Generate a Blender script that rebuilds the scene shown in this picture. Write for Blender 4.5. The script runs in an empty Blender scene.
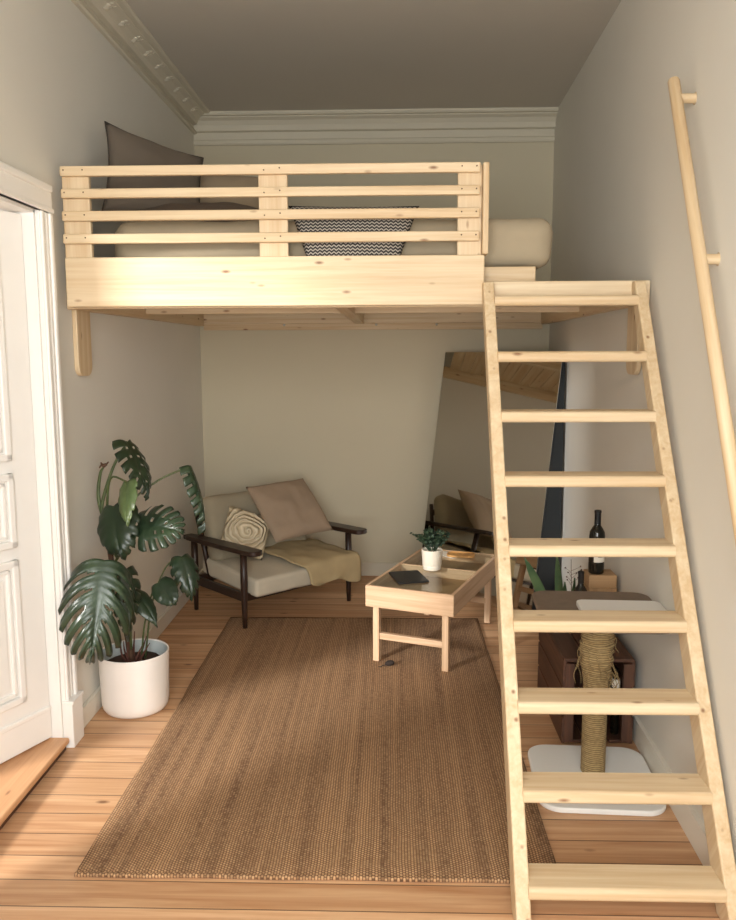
import bpy, bmesh, math, random
from mathutils import Vector, Matrix, noise, Euler

sc = bpy.context.scene
COL = sc.collection
PI = math.pi
R = math.radians


def S(r, g, b):
    def f(c):
        c /= 255.0
        return c / 12.92 if c <= 0.04045 else ((c + 0.055) / 1.055) ** 2.4
    return (f(r), f(g), f(b), 1.0)


# ------------------------------------------------------------------ materials
def new_mat(name):
    m = bpy.data.materials.new(name)
    m.use_nodes = True
    nt = m.node_tree
    b = nt.nodes['Principled BSDF']
    return m, nt, b


def N(nt, t, **kw):
    n = nt.nodes.new(t)
    for k, v in kw.items():
        if k in n.inputs:
            n.inputs[k].default_value = v
        else:
            setattr(n, k, v)
    return n


def L(nt, a, b):
    nt.links.new(a, b)


def math_node(nt, op, a, b=None, c=None):
    n = nt.nodes.new('ShaderNodeMath')
    n.operation = op
    for i, x in enumerate((a, b, c)):
        if x is None:
            continue
        if isinstance(x, (int, float)):
            n.inputs[i].default_value = x
        else:
            nt.links.new(x, n.inputs[i])
    return n.outputs[0]


def mixc(nt, fac, a, b, blend='MIX'):
    n = nt.nodes.new('ShaderNodeMix')
    n.data_type = 'RGBA'
    n.blend_type = blend
    for i, x in ((0, fac), (6, a), (7, b)):
        if isinstance(x, (int, float, tuple)):
            n.inputs[i].default_value = x
        else:
            nt.links.new(x, n.inputs[i])
    return n.outputs[2]


def ramp(nt, fac, p0, p1, c0=(0, 0, 0, 1), c1=(1, 1, 1, 1)):
    n = nt.nodes.new('ShaderNodeValToRGB')
    n.color_ramp.elements[0].position = p0
    n.color_ramp.elements[0].color = c0
    n.color_ramp.elements[1].position = p1
    n.color_ramp.elements[1].color = c1
    nt.links.new(fac, n.inputs[0])
    return n.outputs[0]


def obj_coord(nt, scale=(1, 1, 1), rand=False):
    tc = nt.nodes.new('ShaderNodeTexCoord')
    v = tc.outputs['Object']
    if rand:
        oi = nt.nodes.new('ShaderNodeObjectInfo')
        mul = nt.nodes.new('ShaderNodeMath')
        mul.operation = 'MULTIPLY'
        mul.inputs[1].default_value = 37.0
        nt.links.new(oi.outputs['Random'], mul.inputs[0])
        ad = nt.nodes.new('ShaderNodeVectorMath')
        ad.operation = 'ADD'
        nt.links.new(v, ad.inputs[0])
        nt.links.new(mul.outputs[0], ad.inputs[1])
        v = ad.outputs[0]
    mp = nt.nodes.new('ShaderNodeMapping')
    mp.inputs['Scale'].default_value = scale
    nt.links.new(v, mp.inputs['Vector'])
    return mp.outputs[0]


def bump(nt, b, h, strength=0.2, dist=0.01):
    n = nt.nodes.new('ShaderNodeBump')
    n.inputs['Strength'].default_value = strength
    n.inputs['Distance'].default_value = dist
    nt.links.new(h, n.inputs['Height'])
    nt.links.new(n.outputs[0], b.inputs['Normal'])


def plain(name, col, rough=0.5, metal=0.0, var=0.0, vs=6.0, bmp=0.0, bs=60.0):
    m, nt, b = new_mat(name)
    b.inputs['Base Color'].default_value = col
    b.inputs['Roughness'].default_value = rough
    b.inputs['Metallic'].default_value = metal
    if var or bmp:
        v = obj_coord(nt)
    if var:
        n = N(nt, 'ShaderNodeTexNoise', Scale=vs, Detail=3.0)
        L(nt, v, n.inputs['Vector'])
        lo = tuple(c * (1 - var) for c in col[:3]) + (1,)
        hi = tuple(min(1, c * (1 + var)) for c in col[:3]) + (1,)
        L(nt, mixc(nt, ramp(nt, n.outputs[0], 0.3, 0.7), lo, hi), b.inputs['Base Color'])
    if bmp:
        n2 = N(nt, 'ShaderNodeTexNoise', Scale=bs, Detail=4.0)
        L(nt, v, n2.inputs['Vector'])
        bump(nt, b, n2.outputs[0], bmp, 0.004)
    return m


def wood(name, light, dark, axis, knots=True, rough=0.55, knot_col=None, grain=22.0, along=0.9, contrast=1.0):
    """Grain runs along the object's own axis 0, 1 or 2."""
    m, nt, b = new_mat(name)
    s = [grain] * 3
    s[axis] = along
    v = obj_coord(nt, tuple(s), rand=True)
    n1 = N(nt, 'ShaderNodeTexNoise', Scale=1.0, Detail=5.0, Roughness=0.6, Distortion=0.6)
    L(nt, v, n1.inputs['Vector'])
    s2 = [grain * 4] * 3
    s2[axis] = along * 3
    v2 = obj_coord(nt, tuple(s2), rand=True)
    n2 = N(nt, 'ShaderNodeTexNoise', Scale=1.0, Detail=2.0)
    L(nt, v2, n2.inputs['Vector'])
    f = math_node(nt, 'ADD', math_node(nt, 'MULTIPLY', n1.outputs[0], 0.75), math_node(nt, 'MULTIPLY', n2.outputs[0], 0.25))
    w = 0.22 / contrast
    c = mixc(nt, ramp(nt, f, 0.5 - w, 0.5 + w), light, dark)
    # per-piece tint
    oi = nt.nodes.new('ShaderNodeObjectInfo')
    tint = ramp(nt, oi.outputs['Random'], 0.0, 1.0, (0.93, 0.91, 0.87, 1), (1.0, 1.0, 1.0, 1))
    c = mixc(nt, 1.0, c, tint, 'MULTIPLY')
    if knots:
        s3 = [22.0] * 3
        s3[axis] = 8.0
        v3 = obj_coord(nt, tuple(s3), rand=True)
        vo = N(nt, 'ShaderNodeTexVoronoi', Scale=1.0)
        L(nt, v3, vo.inputs['Vector'])
        sep = nt.nodes.new('ShaderNodeSeparateColor')
        L(nt, vo.outputs['Color'], sep.inputs[0])
        gate = math_node(nt, 'GREATER_THAN', sep.outputs[0], 0.66)
        k = ramp(nt, vo.outputs['Distance'], 0.06, 0.20, (1, 1, 1, 1), (0, 0, 0, 1))
        L_k = math_node(nt, 'MULTIPLY', k, gate)
        c = mixc(nt, math_node(nt, 'MULTIPLY', L_k, 0.85), c, knot_col or S(120, 74, 40))
    L(nt, c, b.inputs['Base Color'])
    b.inputs['Roughness'].default_value = rough
    bump(nt, b, f, 0.08, 0.003)
    return m


PINE = [wood('pine_%s' % 'xyz'[i], S(226, 208, 177), S(200, 170, 130), i, contrast=1.15) for i in range(3)]
TABLEWOOD = [wood('table_pine_%s' % 'xyz'[i], S(224, 193, 160), S(186, 146, 110), i, knots=False, contrast=1.4) for i in range(3)]
DARKWOOD = [wood('dark_stained_%s' % 'xyz'[i], S(60, 38, 27), S(34, 21, 15), i, knots=False, rough=0.4) for i in range(3)]
CRATEWOOD = [wood('crate_brown_%s' % 'xyz'[i], S(104, 68, 48), S(62, 38, 27), i, knots=False, rough=0.6, contrast=1.2) for i in range(3)]
STEPWOOD = [wood('step_pine_%s' % 'xyz'[i], S(224, 178, 136), S(190, 138, 96), i, rough=0.45) for i in range(3)]
BOXWOOD = [wood('box_oak_%s' % 'xyz'[i], S(190, 156, 116), S(160, 124, 86), i, knots=False) for i in range(3)]

WALL = plain('wall_paint', S(219, 216, 207), 0.85, var=0.025, vs=1.3, bmp=0.06, bs=25)
WALL_SHADED = plain('wall_paint_shaded', S(202, 193, 169), 0.85, var=0.025, vs=1.1, bmp=0.06, bs=25)  # wall paint darkened: light falloff towards the back is put into the colour
CEIL = plain('ceiling_paint', S(194, 188, 177), 0.9, var=0.03, vs=0.8)
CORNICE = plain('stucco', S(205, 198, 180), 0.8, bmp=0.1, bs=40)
WHITEGLOSS = plain('white_lacquer', S(240, 238, 234), 0.35, var=0.02, vs=4)
BASEB = plain('baseboard_white', S(226, 221, 208), 0.45)
MATTRESS = plain('mattress_cover', S(166, 152, 128), 0.9, var=0.06, vs=5, bmp=0.15, bs=30)
PILLOW_DARK = plain('dark_taupe_linen', S(98, 88, 77), 0.9, var=0.06, vs=5, bmp=0.3, bs=160)
PILLOW_MID = plain('mid_taupe_linen', S(150, 134, 112), 0.9, var=0.06, vs=5, bmp=0.3, bs=160)
PILLOW_BROWN = plain('brown_linen', S(98, 84, 72), 0.9, var=0.06, vs=5, bmp=0.3, bs=160)
PIPING = plain('dark_piping', S(58, 50, 44), 0.8)
CUSH_GREY = plain('light_grey_upholstery', S(196, 186, 166), 0.95, var=0.05, vs=8, bmp=0.25, bs=220)
BACK_GREY = plain('grey_beige_upholstery', S(160, 150, 128), 0.95, var=0.05, vs=8, bmp=0.25, bs=220)
PILLOW_BEIGE = plain('beige_linen', S(158, 138, 117), 0.92, var=0.05, vs=7, bmp=0.3, bs=200)
THROW = plain('sand_throw', S(178, 158, 120), 0.95, var=0.07, vs=8, bmp=0.35, bs=150)
TAUPE = plain('taupe_felt', S(124, 108, 92), 0.95, var=0.08, vs=20, bmp=0.3, bs=240)
WHITEBOARD = plain('white_laminate', S(238, 238, 234), 0.4)
POTWHITE = plain('white_pot_glaze', S(242, 236, 230), 0.5, var=0.03, vs=7)
POTIN = plain('pot_inside', S(196, 205, 205), 0.6)
SOIL = plain('soil', S(66, 44, 32), 1.0, var=0.3, vs=30, bmp=0.6, bs=60)
STEM = plain('stem_green', S(72, 84, 46), 0.5, var=0.2, vs=14)
STALKBROWN = plain('dry_brown_stalk', S(84, 58, 42), 0.8, var=0.25, vs=20)
BLACK = plain('matt_black', S(15, 15, 17), 0.5)
BLACKBACK = plain('slate_backing', S(38, 44, 50), 0.6)
GLASSDARK = plain('dark_bottle_glass', S(22, 20, 14), 0.08)
LABELPAPER = plain('label_paper', S(226, 220, 206), 0.7)
LABELINK = plain('label_ink', S(60, 54, 48), 0.7)
CERAMIC = plain('cream_ceramic', S(226, 216, 198), 0.35)
TRAYWOOD = plain('honey_wood', S(196, 146, 84), 0.5, var=0.15, vs=18)
STEEL = plain('screw_steel', S(205, 205, 200), 0.3, metal=1.0)
TOYGREY = plain('toy_plush', S(52, 42, 36), 0.95, bmp=0.4, bs=120)
SLATDARK = plain('under_slat_shade_wood', S(196, 168, 126), 0.7, var=0.1, vs=12)


def leaf_mat(name, c1, c2, rough=0.32):
    m, nt, b = new_mat(name)
    v = obj_coord(nt)
    n = N(nt, 'ShaderNodeTexNoise', Scale=9.0, Detail=3.0)
    L(nt, v, n.inputs['Vector'])
    L(nt, mixc(nt, ramp(nt, n.outputs[0], 0.3, 0.7), c1, c2), b.inputs['Base Color'])
    b.inputs['Roughness'].default_value = rough
    return m


LEAF = leaf_mat('monstera_leaf', S(30, 44, 30), S(44, 60, 40))
LEAF_LIGHT = leaf_mat('monstera_young_leaf', S(72, 90, 54), S(92, 108, 66))
SNAKE = leaf_mat('snake_plant_leaf', S(64, 92, 66), S(100, 124, 84))
SUCC = leaf_mat('bush_leaf', S(34, 50, 36), S(58, 76, 54), 0.45)


def sisal():
    m, nt, b = new_mat('sisal_rope')
    v = obj_coord(nt)
    sep = nt.nodes.new('ShaderNodeSeparateXYZ')
    L(nt, v, sep.inputs[0])
    n = N(nt, 'ShaderNodeTexNoise', Scale=70.0, Detail=4.0)
    L(nt, v, n.inputs['Vector'])
    s = math_node(nt, 'SINE', math_node(nt, 'MULTIPLY', sep.outputs[2], 2 * PI / 0.008))
    h = math_node(nt, 'ADD', math_node(nt, 'MULTIPLY', s, 0.4), n.outputs[0])
    L(nt, mixc(nt, ramp(nt, h, 0.1, 0.9), S(112, 92, 58), S(172, 148, 104)), b.inputs['Base Color'])
    b.inputs['Roughness'].default_value = 0.95
    bump(nt, b, h, 0.45, 0.005)
    return m


SISAL = sisal()


def weave_pattern():
    m, nt, b = new_mat('black_white_weave')
    v = obj_coord(nt)
    sep = nt.nodes.new('ShaderNodeSeparateXYZ')
    L(nt, v, sep.inputs[0])
    u = math_node(nt, 'MULTIPLY', sep.outputs[0], 2 * PI / 0.016)
    zig = math_node(nt, 'PINGPONG', math_node(nt, 'MULTIPLY', sep.outputs[0], 1.0), 0.010)
    w = math_node(nt, 'ADD', sep.outputs[1], math_node(nt, 'MULTIPLY', zig, 0.8))
    s = math_node(nt, 'SINE', math_node(nt, 'MULTIPLY', w, 2 * PI / 0.014))
    g = math_node(nt, 'GREATER_THAN', s, 0.35)
    L(nt, mixc(nt, g, S(50, 47, 45), S(176, 168, 156)), b.inputs['Base Color'])
    b.inputs['Roughness'].default_value = 0.9
    return m


WEAVE = weave_pattern()


def knit():
    m, nt, b = new_mat('cream_rib_fabric')
    v = obj_coord(nt)
    sep = nt.nodes.new('ShaderNodeSeparateXYZ')
    L(nt, v, sep.inputs[0])
    n = N(nt, 'ShaderNodeTexNoise', Scale=7.0, Detail=2.0)
    L(nt, v, n.inputs['Vector'])
    r = math_node(nt, 'SQRT', math_node(nt, 'ADD', math_node(nt, 'POWER', sep.outputs[0], 2.0), math_node(nt, 'POWER', sep.outputs[1], 2.0)))
    a = math_node(nt, 'ARCTAN2', sep.outputs[1], sep.outputs[0])
    ph = math_node(nt, 'ADD', math_node(nt, 'MULTIPLY', r, 2 * PI / 0.034), math_node(nt, 'ADD', a, math_node(nt, 'MULTIPLY', n.outputs[0], 22.0)))
    s = math_node(nt, 'SINE', ph)
    L(nt, mixc(nt, ramp(nt, s, 0.0, 0.8), S(206, 190, 158), S(226, 212, 184)), b.inputs['Base Color'])
    b.inputs['Roughness'].default_value = 0.95
    bump(nt, b, s, 0.8, 0.008)
    return m


KNIT = knit()


def floor_mat():
    m, nt, b = new_mat('pine_floorboards')
    tc = nt.nodes.new('ShaderNodeTexCoord')
    sep = nt.nodes.new('ShaderNodeSeparateXYZ')
    L(nt, tc.outputs['Object'], sep.inputs[0])
    pw = 0.128
    yy = math_node(nt, 'DIVIDE', sep.outputs[1], pw)
    idx = math_node(nt, 'FLOOR', yy)
    fr = math_node(nt, 'FRACT', yy)
    wn = nt.nodes.new('ShaderNodeTexWhiteNoise')
    wn.noise_dimensions = '1D'
    L(nt, idx, wn.inputs['W'])
    off = math_node(nt, 'MULTIPLY', wn.outputs['Value'], 31.0)
    cb = nt.nodes.new('ShaderNodeCombineXYZ')
    L(nt, math_node(nt, 'ADD', math_node(nt, 'MULTIPLY', sep.outputs[0], 1.1), off), cb.inputs[0])
    L(nt, math_node(nt, 'MULTIPLY', sep.outputs[1], 24.0), cb.inputs[1])
    L(nt, off, cb.inputs[2])
    n1 = N(nt, 'ShaderNodeTexNoise', Scale=1.0, Detail=5.0, Roughness=0.6, Distortion=0.8)
    L(nt, cb.outputs[0], n1.inputs['Vector'])
    c = mixc(nt, ramp(nt, n1.outputs[0], 0.3, 0.72), S(228, 189, 149), S(186, 134, 92))
    tint = ramp(nt, wn.outputs['Value'], 0.0, 1.0, (0.80, 0.76, 0.72, 1), (1.0, 1.0, 1.0, 1))
    c = mixc(nt, 1.0, c, tint, 'MULTIPLY')
    # knots
    cb2 = nt.nodes.new('ShaderNodeCombineXYZ')
    L(nt, math_node(nt, 'ADD', math_node(nt, 'MULTIPLY', sep.outputs[0], 4.0), off), cb2.inputs[0])
    L(nt, math_node(nt, 'MULTIPLY', sep.outputs[1], 9.0), cb2.inputs[1])
    vo = N(nt, 'ShaderNodeTexVoronoi', Scale=1.0)
    L(nt, cb2.outputs[0], vo.inputs['Vector'])
    sc2 = nt.nodes.new('ShaderNodeSeparateColor')
    L(nt, vo.outputs['Color'], sc2.inputs[0])
    k = math_node(nt, 'MULTIPLY', ramp(nt, vo.outputs['Distance'], 0.04, 0.13, (1, 1, 1, 1), (0, 0, 0, 1)), math_node(nt, 'GREATER_THAN', sc2.outputs[0], 0.5))
    c = mixc(nt, math_node(nt, 'MULTIPLY', k, 0.8), c, S(92, 52, 28))
    gap = math_node(nt, 'LESS_THAN', math_node(nt, 'MINIMUM', fr, math_node(nt, 'SUBTRACT', 1.0, fr)), 0.018)
    c = mixc(nt, math_node(nt, 'MULTIPLY', gap, 0.8), c, S(64, 38, 22))
    L(nt, c, b.inputs['Base Color'])
    b.inputs['Roughness'].default_value = 0.42
    h = math_node(nt, 'SUBTRACT', math_node(nt, 'MULTIPLY', n1.outputs[0], 0.1), gap)
    bump(nt, b, h, 0.35, 0.003)
    return m


FLOOR = floor_mat()


def rug_mat():
    m, nt, b = new_mat('jute_weave')
    tc = nt.nodes.new('ShaderNodeTexCoord')
    sep = nt.nodes.new('ShaderNodeSeparateXYZ')
    L(nt, tc.outputs['Object'], sep.inputs[0])
    # slight wobble of the yarns
    nw = N(nt, 'ShaderNodeTexNoise', Scale=6.0, Detail=2.0)
    L(nt, tc.outputs['Object'], nw.inputs['Vector'])
    wob = math_node(nt, 'MULTIPLY', nw.outputs[0], 0.012)
    u = math_node(nt, 'DIVIDE', math_node(nt, 'ADD', sep.outputs[0], wob), 0.0098)
    v = math_node(nt, 'DIVIDE', math_node(nt, 'ADD', sep.outputs[1], wob), 0.0112)
    ui = math_node(nt, 'FLOOR', u)
    vv = math_node(nt, 'ADD', v, math_node(nt, 'MULTIPLY', ui, 0.5))
    a = math_node(nt, 'ABSOLUTE', math_node(nt, 'SINE', math_node(nt, 'MULTIPLY', u, PI)))
    c = math_node(nt, 'ABSOLUTE', math_node(nt, 'SINE', math_node(nt, 'MULTIPLY', vv, PI)))
    h = math_node(nt, 'POWER', math_node(nt, 'MULTIPLY', a, c), 0.6)
    # per-yarn-loop colour
    cb = nt.nodes.new('ShaderNodeCombineXYZ')
    L(nt, ui, cb.inputs[0])
    L(nt, math_node(nt, 'FLOOR', vv), cb.inputs[1])
    wn = nt.nodes.new('ShaderNodeTexWhiteNoise')
    wn.noise_dimensions = '2D'
    L(nt, cb.outputs[0], wn.inputs['Vector'])
    # lengthwise streaks of darker and paler yarn
    mp = nt.nodes.new('ShaderNodeMapping')
    mp.inputs['Scale'].default_value = (22.0, 0.45, 1)
    L(nt, tc.outputs['Object'], mp.inputs['Vector'])
    ns = N(nt, 'ShaderNodeTexNoise', Scale=1.0, Detail=5.0, Roughness=0.65)
    L(nt, mp.outputs[0], ns.inputs['Vector'])
    col = mixc(nt, ramp(nt, ns.outputs[0], 0.32, 0.66), S(112, 80, 54), S(196, 153, 110))
    col = mixc(nt, math_node(nt, 'MULTIPLY', wn.outputs['Value'], 0.45), col, S(212, 174, 132))
    col = mixc(nt, ramp(nt, h, 0.25, 0.75), S(100, 71, 47), col)
    L(nt, col, b.inputs['Base Color'])
    b.inputs['Roughness'].default_value = 0.95
    bump(nt, b, h, 0.55, 0.005)
    return m


RUG = rug_mat()


def mirror_mat():
    m, nt, b = new_mat('mirror_silvering')
    b.inputs['Base Color'].default_value = (0.70, 0.68, 0.62, 1)
    b.inputs['Metallic'].default_value = 1.0
    b.inputs['Roughness'].default_value = 0.03
    return m


MIRROR = mirror_mat()


def pane_mat():
    m = bpy.data.materials.new('clear_glass_pane')
    m.use_nodes = True
    nt = m.node_tree
    nt.nodes.clear()
    out = nt.nodes.new('ShaderNodeOutputMaterial')
    fr = nt.nodes.new('ShaderNodeFresnel')
    fr.inputs[0].default_value = 1.5
    tr = nt.nodes.new('ShaderNodeBsdfTransparent')
    tr.inputs[0].default_value = (0.93, 0.95, 0.93, 1)
    gl = nt.nodes.new('ShaderNodeBsdfGlossy')
    gl.inputs['Roughness'].default_value = 0.03
    mx = nt.nodes.new('ShaderNodeMixShader')
    ge = nt.nodes.new('ShaderNodeNewGeometry')
    nt.links.new(math_node(nt, 'MULTIPLY', fr.outputs[0], math_node(nt, 'SUBTRACT', 1.0, ge.outputs['Backfacing'])), mx.inputs[0])
    nt.links.new(tr.outputs[0], mx.inputs[1])
    nt.links.new(gl.outputs[0], mx.inputs[2])
    nt.links.new(mx.outputs[0], out.inputs[0])
    return m


PANE = pane_mat()


# ------------------------------------------------------------------ builders
def tag(o, label=None, cat=None, group=None, kind=None):
    if label: o['label'] = label
    if cat: o['category'] = cat
    if group: o['group'] = group
    if kind: o['kind'] = kind
    return o


def thing(name, label, cat, loc=(0, 0, 0), rotz=0.0, group=None):
    o = bpy.data.objects.new(name, None)
    COL.objects.link(o)
    o.location = loc
    o.rotation_euler = (0, 0, rotz)
    o.empty_display_size = 0.1
    return tag(o, label, cat, group)


def obj(name, bm, mat, parent=None, loc=(0, 0, 0), rot=(0, 0, 0), smooth=False):
    me = bpy.data.meshes.new(name)
    bmesh.ops.recalc_face_normals(bm, faces=bm.faces[:])
    bm.to_mesh(me)
    bm.free()
    mats = mat if isinstance(mat, (list, tuple)) else [mat]
    for m in mats:
        me.materials.append(m)
    if smooth:
        for p in me.polygons:
            p.use_smooth = True
    o = bpy.data.objects.new(name, me)
    COL.objects.link(o)
    o.location = loc
    o.rotation_euler = rot
    if parent is not None:
        o.parent = parent
    return o


def add_box(bm, size, c=(0, 0, 0), bevel=0.0, seg=2, mat=0, rot=None):
    r = bmesh.ops.create_cube(bm, size=1.0)
    vs = r['verts']
    M = Matrix.Translation(c)
    if rot: M = M @ Euler(rot).to_matrix().to_4x4()
    M = M @ Matrix.Diagonal((size[0], size[1], size[2], 1))
    bmesh.ops.transform(bm, matrix=M, verts=vs)
    fs = list({f for v in vs for f in v.link_faces})
    for f in fs: f.material_index = mat
    if bevel:
        es = list({e for v in vs for e in v.link_edges})
        bmesh.ops.bevel(bm, geom=es, offset=bevel, segments=seg, profile=0.5, affect='EDGES')
    return vs


def pick(mat, size):
    if isinstance(mat, list):
        return mat[max(range(3), key=lambda i: size[i])]
    return mat


def box(name, size, c, mat, parent=None, rot=(0, 0, 0), bevel=0.004, seg=2):
    bm = bmesh.new()
    add_box(bm, size, bevel=bevel, seg=seg)
    return obj(name, bm, pick(mat, size), parent, c, rot)


def board(name, outline, thick, mat, parent=None, loc=(0, 0, 0), rot=(0, 0, 0), bevel=0.003):
    """Flat board: outline in local XY, thickness along local Z (centred)."""
    bm = bmesh.new()
    vs = [bm.verts.new((x, y, -thick / 2)) for x, y in outline]
    f = bm.faces.new(vs)
    r = bmesh.ops.extrude_face_region(bm, geom=[f])
    bmesh.ops.translate(bm, vec=(0, 0, thick), verts=[v for v in r['geom'] if isinstance(v, bmesh.types.BMVert)])
    if bevel:
        es = [e for e in bm.edges if abs(e.verts[0].co.z - e.verts[1].co.z) < 1e-6]
        bmesh.ops.bevel(bm, geom=es, offset=bevel, segments=2, profile=0.5, affect='EDGES')
    return obj(name, bm, mat, parent, loc, rot)


def rrect(w, h, r, n=8, corners=(1, 1, 1, 1)):
    pts = []
    for i, (sx, sy, a0) in enumerate(((1, -1, -90), (1, 1, 0), (-1, 1, 90), (-1, -1, 180))):
        rr = r if corners[i] else 0.0
        cx, cy = sx * (w / 2 - rr), sy * (h / 2 - rr)
        if not rr:
            pts.append((cx, cy)); continue
        for k in range(n + 1):
            a = R(a0 + 90 * k / n)
            pts.append((cx + rr * math.cos(a), cy + rr * math.sin(a)))
    return pts


def add_lathe(bm, prof, seg=40, c=(0, 0, 0), mat=0):
    rings = []
    for r, z in prof:
        if r < 1e-6:
            rings.append([bm.verts.new((c[0], c[1], c[2] + z))])
        else:
            rings.append([bm.verts.new((c[0] + r * math.cos(2 * PI * k / seg), c[1] + r * math.sin(2 * PI * k / seg), c[2] + z)) for k in range(seg)])
    for a, b in zip(rings, rings[1:]):
        for k in range(seg):
            k2 = (k + 1) % seg
            if len(a) == 1 and len(b) == 1: continue
            if len(a) == 1: f = bm.faces.new((a[0], b[k], b[k2]))
            elif len(b) == 1: f = bm.faces.new((a[k], a[k2], b[0]))
            else: f = bm.faces.new((a[k], a[k2], b[k2], b[k]))
            f.material_index = mat
    return rings


def lathe(name, prof, mat, parent=None, loc=(0, 0, 0), seg=40, rot=(0, 0, 0)):
    bm = bmesh.new()
    add_lathe(bm, prof, seg)
    o = obj(name, bm, mat, parent, loc, rot, smooth=True)
    auto(o)
    return o


def auto(o, ang=40):
    me = o.data
    bm = bmesh.new(); bm.from_mesh(me)
    for e in bm.edges:
        if len(e.link_faces) == 2 and e.calc_face_angle(0) > R(ang):
            e.smooth = False
    bm.to_mesh(me); bm.free()


def smooth_path(pts, n=8):
    out = []
    P = [Vector(p) for p in pts]
    P = [2 * P[0] - P[1]] + P + [2 * P[-1] - P[-2]]
    for i in range(1, len(P) - 2):
        for k in range(n):
            t = k / n
            a, b, c, d = P[i - 1], P[i], P[i + 1], P[i + 2]
            out.append(0.5 * ((2 * b) + (-a + c) * t + (2 * a - 5 * b + 4 * c - d) * t * t + (-a + 3 * b - 3 * c + d) * t ** 3))
    out.append(P[-2])
    return out


def add_tube(bm, pts, r0, r1=None, seg=10, sm=6, mat=0):
    r1 = r0 if r1 is None else r1
    P = smooth_path(pts, sm) if sm > 1 else [Vector(p) for p in pts]
    rings = []
    up = Vector((0.13, 0.31, 0.94)).normalized()
    prev = None
    for i, p in enumerate(P):
        t = (P[min(i + 1, len(P) - 1)] - P[max(i - 1, 0)]).normalized()
        x = prev - prev.dot(t) * t if prev is not None else up.cross(t)
        if x.length < 1e-5: x = Vector((1, 0, 0)).cross(t)
        x.normalize(); prev = x
        y = t.cross(x)
        r = r0 + (r1 - r0) * i / max(1, len(P) - 1)
        rings.append([bm.verts.new(p + r * (math.cos(2 * PI * k / seg) * x + math.sin(2 * PI * k / seg) * y)) for k in range(seg)])
    for a, b in zip(rings, rings[1:]):
        for k in range(seg):
            f = bm.faces.new((a[k], a[(k + 1) % seg], b[(k + 1) % seg], b[k]))
            f.material_index = mat
    bm.faces.new(rings[0]).material_index = mat
    bm.faces.new(rings[-1]).material_index = mat


def tube(name, pts, r0, mat, parent=None, r1=None, seg=10, sm=6):
    bm = bmesh.new()
    add_tube(bm, pts, r0, r1, seg, sm)
    return obj(name, bm, mat, parent, smooth=True)


def basis(zdir, xdir):
    """Rotation whose local Z is zdir and whose local X is as close as possible to xdir."""
    z = Vector(zdir).normalized()
    x = Vector(xdir); x = (x - x.dot(z) * z).normalized()
    y = z.cross(x)
    return Matrix((x, y, z)).transposed()


def pillow_bm(w, h, t, seed=0, n=26, pinch=0.06, wrinkle=0.012, power=0.42):
    bm = bmesh.new()
    g = {}
    for side in (1, -1):
        for i in range(n + 1):
            for j in range(n + 1):
                u, v = -1 + 2 * i / n, -1 + 2 * j / n
                edge = i in (0, n) or j in (0, n)
                if side == -1 and edge:
                    g[(side, i, j)] = g[(1, i, j)]; continue
                x = w / 2 * u * (1 - pinch * (1 - v * v))
                y = h / 2 * v * (1 - pinch * (1 - u * u))
                q = ((1 - u ** 2) * (1 - v ** 2))
                z = side * t / 2 * q ** power
                nz = noise.noise(Vector((x * 7 + seed, y * 7, side * 3.1 + seed))) + 0.5 * noise.noise(Vector((x * 17 + seed, y * 15, side)))
                z += wrinkle * nz * min(1, q * 4)
                g[(side, i, j)] = bm.verts.new((x, y, z))
    for side in (1, -1):
        for i in range(n):
            for j in range(n):
                bm.faces.new((g[(side, i, j)], g[(side, i + 1, j)], g[(side, i + 1, j + 1)], g[(side, i, j + 1)]))
    return bm


def border_pts(w, h, pinch, n=26):
    pts = []
    f = lambda u, v: Vector((w / 2 * u * (1 - pinch * (1 - v * v)), h / 2 * v * (1 - pinch * (1 - u * u)), 0))
    for k in range(n): pts.append(f(-1 + 2 * k / n, -1))
    for k in range(n): pts.append(f(1, -1 + 2 * k / n))
    for k in range(n): pts.append(f(1 - 2 * k / n, 1))
    for k in range(n): pts.append(f(-1, 1 - 2 * k / n))
    pts.append(pts[0].copy())
    return pts


def pillow(name, label, w, h, t, loc, zdir, xdir, mat, seed=0, group=None, pinch=0.06, pip=None, cat='pillow', wrinkle=0.012):
    o = obj(name, pillow_bm(w, h, t, seed, pinch=pinch, wrinkle=wrinkle), mat, None, loc, (0, 0, 0), smooth=True)
    o.rotation_euler = basis(zdir, xdir).to_euler()
    tag(o, label, cat, group)
    if pip:
        bm = bmesh.new()
        add_tube(bm, border_pts(w, h, pinch), 0.004, seg=6, sm=1)
        obj('piping', bm, pip, o, smooth=True)
    return o


def struct(name, bm, mat, label, cat):
    o = obj(name, bm, mat)
    return tag(o, label, cat, kind='structure')


def quad_prism(bm, pts, z0, z1, mat=0):
    """Vertical prism from a plan outline."""
    a = [bm.verts.new((x, y, z0)) for x, y in pts]
    b = [bm.verts.new((x, y, z1)) for x, y in pts]
    n = len(pts)
    for f in [bm.faces.new(a), bm.faces.new(b)] + [bm.faces.new((a[i], a[(i + 1) % n], b[(i + 1) % n], b[i])) for i in range(n)]:
        f.material_index = mat


# ------------------------------------------------------------------ the room
XL = -1.42
YB = 6.10
YR = -0.40
HYR = -1.0
ZC = 3.36


def XR(y):
    return 1.05 + 0.0278 * (y - 2.5)


DY0, DY1, DZ = 2.08, 3.32, 2.262        # doorway in the left wall

bm = bmesh.new(); add_box(bm, (2.9, YB - YR + 0.3, 0.1), (-0.15, (YB + YR) / 2, -0.05))
struct('floor', bm, FLOOR, 'warm pine floorboards running across the room', 'floor')
bm = bmesh.new(); add_box(bm, (2.9, YB - YR + 0.3, 0.1), (-0.15, (YB + YR) / 2, ZC + 0.05))
struct('ceiling', bm, CEIL, 'plain off-white ceiling above the loft bed', 'ceiling')

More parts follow.
